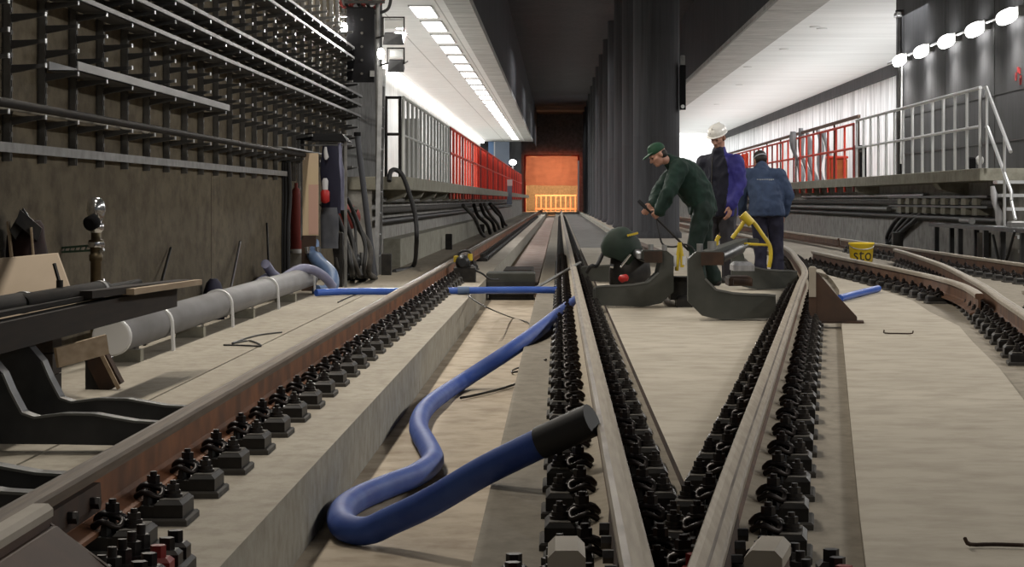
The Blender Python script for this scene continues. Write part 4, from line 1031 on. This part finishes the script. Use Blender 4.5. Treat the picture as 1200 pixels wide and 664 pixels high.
# signal box on the column side and devices
t = thing('signal_box', 'tall narrow black signal box hanging right of the nearest column', 'signal', (3.16,54.9,3.3)); MB().cbox(-.05,.10,-.1,.1,0,1.15,.02).build('body', 'black_plastic', t); MB().cbox(-.04,.08,-.12,-.06,1.15,1.40,.02).build('top_lamp', 'galv_dull', t); MB().cyl((.02,-.1,.08),(.02,-.13,.08),.05,n=10).build('lens', 'band_white', t)
MB().box(-.06,-.02,-.02,.06,.1,1.1).build('mount', 'black_iron', t)

# ------------------------------------------------------------------ left platform far things
t = thing('ceiling_light_row', '', '')
bpy.data.objects.remove(t)
pm = MB().box(-.22,.22,0,2.75,-.02,.0).mesh('panel', 'panel_white'); fm = MB(); fm.box(-.25,-.22,-.03,2.78,-.035,0); fm.box(.22,.25,-.03,2.78,-.035,0); fm.box(-.25,.25,-.03,0,-.035,0); fm.box(-.25,.25,2.75,2.78,-.035,0); fm = fm.mesh('frame', 'band_white')
lp = None
for i in range(26):
    y = 44.0+i*3.8
    if y > 144: break
    lab = f'bright ceiling light panel, {nth(i+1)} from the camera over the left platform'
    if lp is None:
        lp = thing('ceiling_light', lab, 'ceiling light', (-2.87,y,4.998), 0, 'ceiling light panels over the left platform'); link('diffuser', pm, lp); link('trim_frame', fm, lp); remember(lp)
    else: dup(lp, (-2.87,y,4.998), 0, lab, 'ceiling light panels over the left platform')
o = MB().box(-5.39,-5.12,42,146,4.86,4.98).build('cove_light', 'cove_white'); tag(o, 'continuous bright light strip along the top of the left platform wall', 'light strip')
# small streak lights on the right ceiling
random.seed(5)
for i, (px, py) in enumerate(((955,31),(963,33),(866,99),(919,57),(840,122),(876,78))):
    y = FOC*4.4/(234-py); x = (px-UX)*y/FOC
    t = thing('ceiling_spot', f'small recessed light, {nth(i+1)} of the scattered ones in the right platform ceiling', 'ceiling light', (x,y,5.383), 0, 'small lights in the right ceiling')
    MB().lathe((0,0,-.02), [(.10,0),(.14,.0),(.14,.02)], 14).build('ring', 'band_white', t); MB().lathe((0,0,-.015), [(.001,0),(.10,0),(.10,.01)], 14).build('lamp', 'panel_white', t)
t = thing('slatted_screen', 'blue grey slatted screen at the far end of the left platform', 'screen', (-4.75,146.6,1.3))
MB().box(.35,1.35,0,.1,0,3.68).build('panel', 'slat_grey', t); MB().box(-.1,.28,0,.1,0,3.68).build('blue_panel', 'blue_panel', t); MB().box(.28,.36,-.05,.1,0,3.68).build('white_post', 'band_white', t)
t = thing('globe_lamp', 'white globe lamp shining at the far end of the left platform', 'lamp', (-2.55,118,1.3)); MB().cyl((0,0,0),(0,0,1.6),.05,n=8).build('pole', 'galv', t); MB().sphere((0,0,1.75),.2,.16,.16).build('globe', 'lamp_white', t)
t = thing('platform_sign', 'small dark sign with white top on the edge of the left platform', 'sign', (-2.0,86,.8)); MB().box(-.10,.10,-.03,.03,0,.75).build('panel', 'slat_grey', t); MB().box(-.12,.12,-.04,.04,.75,1.0).build('white_top', 'lamp_white' if False else 'band_white', t)
t = thing('hose_heap', 'dark heap of cables and hoses below the far left platform', 'cables', (-2.18,52,0))
random.seed(9)
for i in range(6):
    y = i*4.6; MB().tube(spline([(-.15+random.uniform(-.1,.1),y,.85),(.1+random.uniform(-.1,.1),y+1,.55),(.2,y+2.2,.3+random.uniform(-.2,.2)),(.25,y+3.2,.05)],5), .05, 7).build('cable', 'soot_black' if i % 3 else 'pad_grey', t)

# ------------------------------------------------------------------ orange mouth of the next tunnel
t = thing('orange_curtain', 'translucent orange sheet hung across the upper half of the far tunnel mouth', 'curtain', (-.59,175.6,0))
mb = MB(); n = 40
vs = []; 
for j in range(9):
    for i in range(n+1):
        x = -2.2+4.4*i/n; z = 2.15+2.45*j/8; vs.append((x, .12*mnoise.noise(V((x*2,z*.8,3))), z+.08*mnoise.noise(V((x,z,9)))))
mb.add(vs, [(j*(n+1)+i, j*(n+1)+i+1, (j+1)*(n+1)+i+1, (j+1)*(n+1)+i) for j in range(8) for i in range(n)], 0, True); mb.build('sheet', 'orange_sheet', t)
MB().cyl((-2.2,.05,4.62),(2.2,.05,4.62),.06,n=8).build('top_bar', 'red_fence', t)
for x in (-2.2,2.2): MB().cyl((x,.05,0),(x,.05,4.62),.08,n=8).build('post', 'red_fence', t)
t = thing('far_barrier', 'glowing barred barrier across the far tunnel mouth', 'barrier', (-.4,183.5,0))
for i in range(9): x = -1.55+i*.42; MB().box(x-.05,x+.05,0,.1,0,1.35).build('bar', 'barrier_orange', t)
for z in (1.3,.15): MB().box(-1.65,1.9,-.03,.12,z,z+.12).build('rail', 'barrier_orange', t)
o = MB().box(1.50,1.62,170.0,170.2,0,4.1).build('jamb_strip', 'band_white'); tag(o, 'pale upright strip on the right jamb of the far tunnel mouth', 'strip')

# bucket with lettering
t = thing('bucket', 'bright yellow plastic bucket with black lettering standing between the right rails', 'bucket', (4.11,29.0,.075))
MB().lathe((0,0,0), [(.135,0),(.145,.012),(.168,.30),(.176,.305),(.176,.325),(.170,.33),(.160,.325),(.150,.05),(.01,.045)], 28).build('tub', 'bucket_yellow', t)
MB().tube([V((.172*math.cos(a),-.02+.03*math.cos(a),.30-.0*a)) + V((0,-.175*math.sin(a),-.06*math.sin(a))) for a in [PI*i/16 for i in range(17)]], .006, 6).build('handle', 'galv', t)
cu = bpy.data.curves.new('lettering', 'FONT'); cu.body = 'sto'; cu.size = .23; cu.align_x = 'CENTER'; cu.extrude = .002; cu.resolution_u = 3
tmp = bpy.data.objects.new('lettering_tmp', cu); COL.objects.link(tmp); bpy.context.view_layer.update()
me = bpy.data.meshes.new_from_object(tmp.evaluated_get(bpy.context.evaluated_depsgraph_get())); bpy.data.objects.remove(tmp)
bm = bmesh.new(); bm.from_mesh(me); bmesh.ops.triangulate(bm, faces=bm.faces); bmesh.ops.subdivide_edges(bm, edges=[e for e in bm.edges if e.calc_length() > .05], cuts=2)
for v in bm.verts:
    x, h, e = v.co; z = .09+h; rr = .147+.022*(z-.012)/.29+.002+(e if e > 0 else 0)*.5; a = -PI/2+x/.165; v.co = (rr*math.cos(a), rr*math.sin(a), z)
bm.to_mesh(me); bm.free(); me.materials.clear(); me.materials.append(MATS['ink']); link('lettering', me, t)
# green cover over the pump between the clamps
t = thing('green_cover', 'dark green domed cover over a black pump beside the straight middle rail', 'cover', (.605,20.3,0))
mb = MB(); rings = []
for a in [0, .35, .7, 1.0, 1.25, 1.45, 1.56]:
    rings.append((V((.02*math.sin(a),0,.50+.22*math.sin(a))), V((.20*math.cos(a)+.004,0,-.05*math.cos(a))), V((0,.22*math.cos(a)+.004,0))))
mb.loft([(V((-.02,0,.40)), V((.185,0,-.06)), V((0,.21,0)))]+rings, 24)
for i, v in enumerate(mb.v): n = mnoise.noise(V(v)*6)*.03; mb.v[i] = (v[0]+n, v[1], v[2]+n*.7)
mb.build('hood', 'tarp_green', t)
MB().loft([(V((.07,0,z)), V((r_,0,0)), V((0,r_,0))) for z, r_ in ((0,.15),(.1,.19),(.3,.20),(.46,.18),(.52,.12))], 18).build('pump_body', 'black_iron', t)
mb = MB()
for k in range(6): a = -1.45+.13*k; mb.cyl((.15*math.cos(a)+.03,.17*math.sin(a)-.0,.65+.004*k),(.15*math.cos(a)+.03,.19*math.sin(a)-.01,.65+.004*k),.012,n=6)
mb.build('yellow_badge', 'signal_yellow', t)
MB().tube(spline([(-.19,-.05,.47),(-.25,-.1,.36),(-.30,-.15,.36),(-.34,-.1,.30)],5), .02, 8).build('hose', 'rubber', t)
# ------------------------------------------------------------------ people
class Blob(MB):
    def cap(s, p, q, r1, r2, n=14):
        s.cyl(p, q, r1, r2, n=n)
        for c, r in ((p, r1), (q, r2)): s.sphere(c, r*1.0)
        return s
    def chain(s, pts, rs):
        for (p, q), (a, b) in zip(zip(pts, pts[1:]), zip(rs, rs[1:])): s.cap(p, q, a, b)
        return s
    def ell(s, M, c, r):
        o = len(s.v); s.sphere((0,0,0), 1, n=18, m=12)
        for i in range(o, len(s.v)):
            v = V(s.v[i]); s.v[i] = tuple(M @ (V(c) + V((v.x*r[0], v.y*r[1], v.z*r[2]))))
        return s
    def remesh(s, name, mats, parent=None, voxel=.01, smooth=4, fold=0.0, ff=18, fs=(1,1,1), paint=None):
        me = s.mesh(name+'_raw', mats); o = bpy.data.objects.new(name+'_raw', me); COL.objects.link(o)
        r = o.modifiers.new('r', 'REMESH'); r.mode = 'VOXEL'; r.voxel_size = voxel; r.use_smooth_shade = True
        if smooth:
            k = o.modifiers.new('s', 'SMOOTH'); k.iterations = smooth; k.factor = .5
        bpy.context.view_layer.update()
        new = bpy.data.meshes.new_from_object(o.evaluated_get(bpy.context.evaluated_depsgraph_get()))
        bpy.data.objects.remove(o); new.materials.clear()
        for m in (mats if isinstance(mats, (list, tuple)) else [mats]): new.materials.append(MATS[m])
        if fold:
            nn = [tuple(v.normal) for v in new.vertices]
            for v, n in zip(new.vertices, nn):
                c = V((v.co.x*fs[0], v.co.y*fs[1], v.co.z*fs[2]))*ff
                d = (1-abs(mnoise.noise(c))*2.2)*fold + mnoise.noise(c*2.3+V((3,7,1)))*fold*.5
                v.co += V(n)*d
        for p in new.polygons:
            p.use_smooth = True; p.material_index = paint(p.center) if paint else 0
        new.name = name
        return link(name, new, parent)
def headM(c, f, u=(0,0,1)):
    f = V(f).normalized(); r = f.cross(V(u)).normalized(); u = r.cross(f)
    M = Matrix(((r.x,f.x,u.x,c[0]),(r.y,f.y,u.y,c[1]),(r.z,f.z,u.z,c[2]),(0,0,0,1)))
    return M
def add_head(b, M, neck):
    b.ell(M, (0,-.012,.035), (.074,.094,.083)); b.ell(M, (0,.022,-.03), (.060,.068,.086)); b.ell(M, (0,.055,-.088), (.034,.034,.028))
    T = lambda *p: M @ V(p)
    b.cap(T(0,.088,.006), T(0,.110,-.032), .009, .015); b.cap(T(-.02,.098,-.036), T(.02,.098,-.036), .010, .010)
    b.cap(T(-.036,.078,.016), T(.036,.078,.016), .015, .015)
    b.cap(T(-.020,.082,-.064), T(.020,.082,-.064), .010, .010); b.cap(T(-.050,.045,-.025), T(-.03,.07,-.03), .022, .020); b.cap(T(.050,.045,-.025), T(.03,.07,-.03), .022, .020)
    for s in (-1,1): b.ell(M, (s*.076,-.012,-.01), (.012,.020,.033))
    b.cap(T(0,-.025,-.07), neck, .052, .060)
def add_hand(b, w, d, n, side, curl=.7, thumb=.5, L=1.0):
    "hand from the wrist w along d, palm facing n, thumb leaving towards side"
    d, n, side = V(d).normalized(), V(n).normalized(), V(side).normalized()
    side = (side - d*side.dot(d)).normalized(); n = d.cross(side)*(1 if d.cross(side).dot(n) > 0 else -1)
    w = V(w); pl = .085*L
    for k, lat in enumerate((.030,.010,-.010,-.030)):
        base = w + d*pl + side*lat; b.cap(w + d*.012 + side*lat*.55, base, .016, .0125)
        ln = (.040,.045,.041,.032)[k]*L; p = base; dd = d
        for j, (f_, r_) in enumerate(((1,.0098),(.72,.0090),(.58,.0080))):
            ang = curl*(.75, 1.0, .7)[j]; dd = (dd*math.cos(ang) + n*math.sin(ang)).normalized(); q = p + dd*ln*f_; b.cap(p, q, r_+.0008, r_, n=10); p = q
    p = w + d*.028 + side*.026; dd = (d*.55 + side*.75 + n*.35*thumb).normalized(); q = p+dd*.038*L; b.cap(p, q, .014, .0115); dd = (d*.85+side*.15+n*.6*thumb).normalized(); r = q+dd*.030*L; b.cap(q, r, .0115, .0098); b.cap(r, r+(dd+n*.3*thumb).normalized()*.024, .0098, .0085)
def boots(parent, feet):
    for a, d in feet:
        d = V(d).normalized(); a = V(a); b = Blob(); g = V((a.x,a.y,.04+.045))
        b.cap(a+V((0,0,.05)), g, .056, .05); b.chain([g-d*.045, g+d*.06+V((0,0,-.005)), g+d*.15+V((0,0,-.012))], [.046,.048,.036])
        o = len(b.v)
        for i, v in enumerate(b.v): b.v[i] = (v[0], v[1], max(v[2], .041))
        b.remesh('boot', 'boot', parent, .009, 2)
def person(label, hc, hf, nb, sh, el, wr, hip, kn, an, torso, feetdir, jm, tm, hands, jpaint=None, seed=0, hup=(0,0,1), legr=1.0, group=None, zhem=None):
    """hc/hf head centre and facing, nb neck base; sh/el/wr/hip/kn/an = (left, right); torso rings (centre, half-width vec, half-depth vec)"""
    M = headM(hc, hf, hup)
    b = Blob(); add_head(b, M, nb)
    sm = (V(sh[0])+V(sh[1]))/2; hm = (V(hip[0])+V(hip[1]))/2
    b.loft([(c, V(a)*.72, V(d)*.66) for c, a, d in torso[1:]], 20); b.cap(nb, sm, .06, .09); b.cap(torso[1][0], hm, .08, .08)
    for i in (0,1):
        b.chain([V(nb).lerp(sm,.7), sh[i], el[i], wr[i]], [.06,.052,.038,.027]); b.chain([hm, hip[i], kn[i], an[i]], [.06,.06,.045,.034]); add_hand(b, wr[i], *hands[i])
        b.cap(an[i], V(an[i])+V((0,0,-.05)), .036, .034)
    body = b.remesh('person', 'skin', None, .0075, 2); tag(body, label, 'person', group)
    j = Blob(); j.loft([(c, a, d) for c, a, d in torso], 24)
    up = (sm-hm).normalized()
    for i in (0,1):
        j.chain([sm.lerp(V(sh[i]),.45), sh[i], el[i], V(el[i]).lerp(V(wr[i]),.93)], [.10,.098,.080,.062]); w_ = V(el[i]).lerp(V(wr[i]),.93); j.cyl(V(el[i]).lerp(V(wr[i]),.84), w_, .060, .058, n=16)
    nd = (V(nb)-sm).normalized(); j.cap(sm, V(nb), .11, .078); j.cyl(V(nb)-nd*.02, V(nb)+(V(hc)-V(nb)).normalized()*.035, .080, .072, n=18)
    mats = jm if isinstance(jm, (list, tuple)) else [jm]
    j.remesh('jacket', mats, body, .012, 5, .012, 11, (1,1,.7), jpaint)
    t = Blob(); t.loft([(torso[0][0], V(torso[0][1])*.9, V(torso[0][2])*.9), (hm, V(torso[0][1])*.92, V(torso[0][2])*.92), (hm+V((0,0,-.08)), V(torso[0][1])*.80, V(torso[0][2])*.85)], 20)
    for i in (0,1):
        t.chain([V(hip[i])+V((0,0,.02)), hip[i], kn[i], V(an[i])+V((0,0,-.01))], [.10,.108*legr,.082*legr,.072]); t.cyl(V(an[i])+V((0,0,.06)), V(an[i])+V((0,0,-.045)), .075, .080, n=16)
    t.remesh('trousers', tm, body, .012, 5, .012, 10, (1,1,.6))
    boots(body, [(an[0], feetdir[0]), (an[1], feetdir[1])])
    for s in (-1,1):
        e = Blob(); e.ell(M, (s*.030,.083,-.002), (.0105,.008,.008)); e.build('eye', 'eye', body)
    return body, M
def hairpiece(body, M, low=-.03, m='hair'):
    b = Blob(); b.ell(M, (0,-.022,.03), (.080,.094,.086)); b.ell(M, (0,-.055,-.02), (.068,.055,.06))
    o = b.remesh('hair', m, body, .008, 2, .004, 40); return o

# green worker bending over a lever
W0 = V((0,1,0))
def ring(c, w, dep, lat, nrm): return (V(c), V(lat)*w, V(nrm)*dep)
nrm = V((.86,0,.5))
tor = [ring((1.575,23.3,.84),.185,.150,W0,V((1,0,.1))), ring((1.56,23.3,.94),.185,.150,W0,V((.98,0,.2))), ring((1.50,23.3,1.07),.18,.175,W0,V((.93,0,.4))), ring((1.415,23.3,1.20),.195,.185,W0,nrm), ring((1.345,23.3,1.30),.205,.165,W0,V((.8,0,.6))), ring((1.28,23.3,1.375),.15,.09,W0,V((.75,0,.66)))]
left_hand = ((-.55,.45,-.45), (.4,.2,-.75), (-.7,.2,.5))
body, M = person('person in green overalls and green cap bending over a dark lever', (1.075,23.22,1.475), (-.80,-.22,-.50), (1.215,23.29,1.405),
    ((1.30,23.10,1.325),(1.31,23.50,1.33)), ((1.185,22.99,1.06),(1.11,23.53,1.08)), ((1.085,23.03,.855),(1.03,23.33,.925)),
    ((1.575,23.19,.88),(1.575,23.41,.88)), ((1.475,23.16,.49),(1.60,23.45,.49)), ((1.52,23.15,.14),(1.70,23.44,.14)), tor, ((-1,-.15,0),(-1,.1,0)),
    'jacket_green', 'trousers_green',
    (((-.6,.62,-.5),(.55,.1,-.8),(-.5,0,.65),.75,.8),((-.5,-.75,-.35),(.5,.1,-.85),(-.6,.1,.6),.75,.8)), hup=(-.3,0,1))
c = Blob(); c.ell(M, (0,-.012,.052), (.085,.104,.080)); c.ell(M, (0,.0,.105), (.06,.07,.03))
c.loft([(M@V((0,.06,.052)), M.to_3x3()@V((.078,0,0)), M.to_3x3()@V((0,.02,.006))), (M@V((0,.13,.045)), M.to_3x3()@V((.066,0,0)), M.to_3x3()@V((0,.02,.006))), (M@V((0,.165,.032)), M.to_3x3()@V((.035,0,0)), M.to_3x3()@V((0,.012,.005)))], 16)
# (a cap sits above the brow only)
for i, v in enumerate(c.v):
    l = M.inverted() @ V(v)
    if l.z < .022: l.z = .022+(l.z-.022)*.06; c.v[i] = tuple(M@l)
c.remesh('cap', 'cap_green', body, .008, 2)
b = Blob(); b.ell(M, (0,-.045,-.015), (.079,.062,.06)); b.remesh('hair', 'hair', body, .008, 2)
t = thing('lever', 'long dark lever gripped in the hands of the green worker', 'lever')
MB().cyl((.875,23.14,.965),(1.41,23.17,.435),.0125,n=10).build('shaft', 'black_iron', t); MB().cyl((.86,23.14,.98),(.945,23.14,.895),.021,n=10).build('grip', 'rubber', t)
lying('cable', [(1.06,23.14,.76), (1.09,23.1,.60), (1.13,23.1,.50), (1.24,23.1,.475), (1.38,23.1,.50), (1.48,23.05,.40), (1.52,22.9,.03)], .010, 'cable_black', 'thin black cable hanging in a loop below the lever of the green worker', 'cable')

# worker with the white helmet
f = V((-.55,-.83,0)).normalized(); lat = V((0,0,1)).cross(f)
C = V((1.84,24.35,0))
def tr(z, w, dep, off=0): return (C+V((0,0,z))+f*off, lat*w, f*dep)
tor = [tr(.80,.205,.165), tr(.95,.20,.155), tr(1.10,.195,.145), tr(1.28,.20,.145), tr(1.40,.175,.125,.0), tr(1.49,.105,.085,.01)]
def jp(c): return 1 if (c-C).dot(V((1,.12,0))) > .045-.02*math.sin(c.z*9) else 0
body, M = person('person in white helmet and open navy and royal blue jacket looking down', C+V((0,0,1.695))+f*.05, f+V((0,0,-.45)), C+V((0,0,1.53))+f*.02,
    (C+lat*.195+V((0,0,1.405)), C-lat*.195+V((0,0,1.405))), (C+lat*.245+V((0,0,1.16))-f*.02, C-lat*.25+V((0,0,1.16))-f*.02), (C+lat*.19+V((0,0,.92))+f*.10, C-lat*.20+V((0,0,.93))+f*.12),
    (C+lat*.095+V((0,0,.90)), C-lat*.095+V((0,0,.90))), (C+lat*.11+V((0,0,.50))+f*.02, C-lat*.11+V((0,0,.50))+f*.02), (C+lat*.12+V((0,0,.14)), C-lat*.12+V((0,0,.14))), tor, (f, f),
    ['jacket_navy','jacket_royal'], 'trousers_grey', ((V((0,0,-1))+f*.25, -lat, f, .45, .5), (V((0,0,-1))+f*.25, lat, f, .45, .5)), jp)
c = Blob(); c.ell(M, (0,-.008,.064), (.108,.130,.096))
for i, v in enumerate(c.v):
    l = M.inverted() @ V(v)
    if l.z < .045: l.z = .045+(l.z-.045)*.05; c.v[i] = tuple(M@l)
c.loft([(M@V((0,.005,.040)), M.to_3x3()@V((.116,0,0)), M.to_3x3()@V((0,.148,.0))), (M@V((0,.005,.047)), M.to_3x3()@V((.114,0,0)), M.to_3x3()@V((0,.145,.0)))], 28)
c.bar(M@V((0,-.10,.125)), M@V((0,.09,.125)), .03, .05)
h_ = c.remesh('helmet', 'helmet_white', body, .006, 2)
k = Blob(); k.ell(M, (.02,.108,.085), (.010,.006,.013)); k.build('badge', 'ink', h_)
b = Blob(); b.ell(M, (0,-.04,-.01), (.080,.066,.062)); b.remesh('hair', 'hair', body, .008, 2)
z_ = MB(); z_.tube(spline([C+V((0,0,1.47))+f*.13-lat*.03, C+V((0,0,1.30))+f*.158-lat*.02, C+V((0,0,1.05))+f*.165-lat*.02, C+V((0,0,.85))+f*.17-lat*.02],5), .006, 6); z_.build('zip', 'boot', body)

# worker seen from behind
f = V((-.12,1,0)).normalized(); lat = V((0,0,1)).cross(f)
def q(x, y, z): return V((x, y, z))
tor = [(q(2.575,26.45,.79), lat*.225, f*.165), (q(2.575,26.45,.92), lat*.215, f*.155), (q(2.57,26.50,1.07), lat*.215, f*.15), (q(2.56,26.56,1.20), lat*.21, f*.15), (q(2.55,26.62,1.31), lat*.16, V((-.1,.85,.3))*.13), (q(2.54,26.66,1.375), lat*.10, V((-.1,.8,.4))*.09)]
body, M = person('person in steel blue jacket seen from behind with head bowed', (2.525,26.77,1.475), (-.25,.9,-.55), (2.535,26.69,1.385),
    (q(2.355,26.60,1.275), q(2.74,26.60,1.275)), (q(2.265,26.58,1.05), q(2.845,26.56,1.04)), (q(2.28,26.72,.83), q(2.80,26.62,.81)),
    (q(2.475,26.45,.86), q(2.675,26.45,.86)), (q(2.50,26.48,.48), q(2.70,26.50,.48)), (q(2.50,26.46,.14), q(2.71,26.47,.14)), tor, ((-.3,1,0),(.2,1,0)),
    'jacket_steel', 'trousers_navy', (((-.1,.6,-.8), lat*-1, f, .5, .5), ((0,.3,-1), lat, f, .5, .5)))
c = Blob(); c.ell(M, (0,-.012,.050), (.082,.102,.078)); c.ell(M, (0,-.03,.0), (.079,.080,.06))
c.remesh('hair', 'hair', body, .008, 2)
band = MB(); n = 22
band.loft([(M@V((0,-.014,.022)), M.to_3x3()@V((.086,0,0)), M.to_3x3()@V((0,.106,0))), (M@V((0,-.014,.036)), M.to_3x3()@V((.0855,0,0)), M.to_3x3()@V((0,.1055,0)))], 26); band.build('headband', 'print_grey', body)
# pale printed line across the shoulders, following the cloth
jk = [o for o in bpy.data.objects if o.parent == body and o.name.startswith('jacket')][0]
jk.data.update(); bpy.context.view_layer.update()
pr = MB(); x = 2.455; random.seed(4)
while x < 2.655:
    wd = random.uniform(.010,.022); ok, loc, nn, _ = jk.ray_cast(V((x,26.0,1.235)), V((0,1,0)))
    ok2, loc2, _, _ = jk.ray_cast(V((x+wd,26.0,1.235)), V((0,1,0)))
    if ok and ok2:
        yy = min(loc.y, loc2.y)-.004; pr.box(x, x+wd, yy, yy+.012, 1.226, 1.244)
    x += wd+.007
pr.build('print', 'print_grey', jk)

# ------------------------------------------------------------------ lights
def area(name, loc, rot, sx, sy, power, col=(1,.97,.92), spread=None):
    l = bpy.data.lights.new(name, 'AREA'); l.shape = 'RECTANGLE'; l.size = sx; l.size_y = sy; l.energy = power; l.color = col
    if spread: l.spread = math.radians(spread)
    o = bpy.data.objects.new(name, l); COL.objects.link(o); o.location = loc; o.rotation_euler = rot; return o
def point(name, loc, power, col=(1,.97,.92), r=.15):
    l = bpy.data.lights.new(name, 'POINT'); l.energy = power; l.color = col; l.shadow_soft_size = r
    o = bpy.data.objects.new(name, l); COL.objects.link(o); o.location = loc; return o
def spot(name, loc, target, power, ang, col=(1,.97,.92), r=.1, blend=.6):
    l = bpy.data.lights.new(name, 'SPOT'); l.energy = power; l.color = col; l.spot_size = math.radians(ang); l.spot_blend = blend; l.shadow_soft_size = r
    o = bpy.data.objects.new(name, l); COL.objects.link(o); o.location = loc; d = V(target)-V(loc); o.rotation_euler = d.to_track_quat('-Z','Y').to_euler(); return o
# platform halls
area('hall_end_fill', (7.5,141,3.0), (PI/2,0,0), 3, 2, 500, (.97,.98,1))  # unseen fill light added to whiten the end wall of the right hall
for y in (52, 72, 92, 112, 132):
    area('hall_lamp', (-3.7,y,4.6), (0,0,0), 2.2, 19, 560, (.97,.98,1))
    area('ceiling_fill', (-3.7,y,2.6), (PI,0,0), 1.0, 20, 70, (.97,.98,1))  # upward lights on both sides are unseen fill added to brighten the ceilings
    area('ceiling_fill', (8.4,y,2.8), (PI,0,0), 1.2, 20, 190, (.97,.98,1))
    area('hall_lamp', (8.2,y,4.9), (0,0,0), 3.0, 19, 620, (.97,.98,1))
# wall lamps on the right
for y in (34.3, 36.95, 39.65, 42.4, 45.1):
    spot('wall_lamp_light', (7.05,y,3.9), (5.6,y-.3,0), 260, 150, r=.25)
for y in (1.5, 7.0, 13, 18.5, 24, 29.3):
    area('tunnel_lamp_and_fill', (7.0,y,4.6), (0,math.radians(38),0), .3, 1.2, 150 if y > 10 else 80)  # unseen lights added nearer the camera to brighten floor and front faces
# work lamps
spot('flood', (-2.1,28.5,3.2), (.3,15,0), 1500, 75, r=.12)
spot('flood', (-2.85,28.5,3.45), (-1.4,17,0), 500, 70, r=.12)
# tunnel lamps along the top of the left wall
for y in (.5, 5.5, 10.5, 15.5, 20.5, 25.5):
    area('tunnel_lamp_and_fill', (-2.3,y,5.6), (0,math.radians(-34),0), .3, 1.3, 165 if y > 10 else 22, (1,.93,.82))  # the dim nearest ones are unseen fill added for the foreground
# next tunnel: sodium lamps
for y in (178.6, 181.5): point('sodium_lamp', (-.3,y,3.4), 1000, (1,.50,.24), .3)
for y in (85, 112, 140, 165): area('tunnel_lamp_and_fill', (-.4,y,6.8), (0,0,0), .6, 8, 110, (.95,.97,1))  # unseen fill added to lift the far columns and middle ceiling
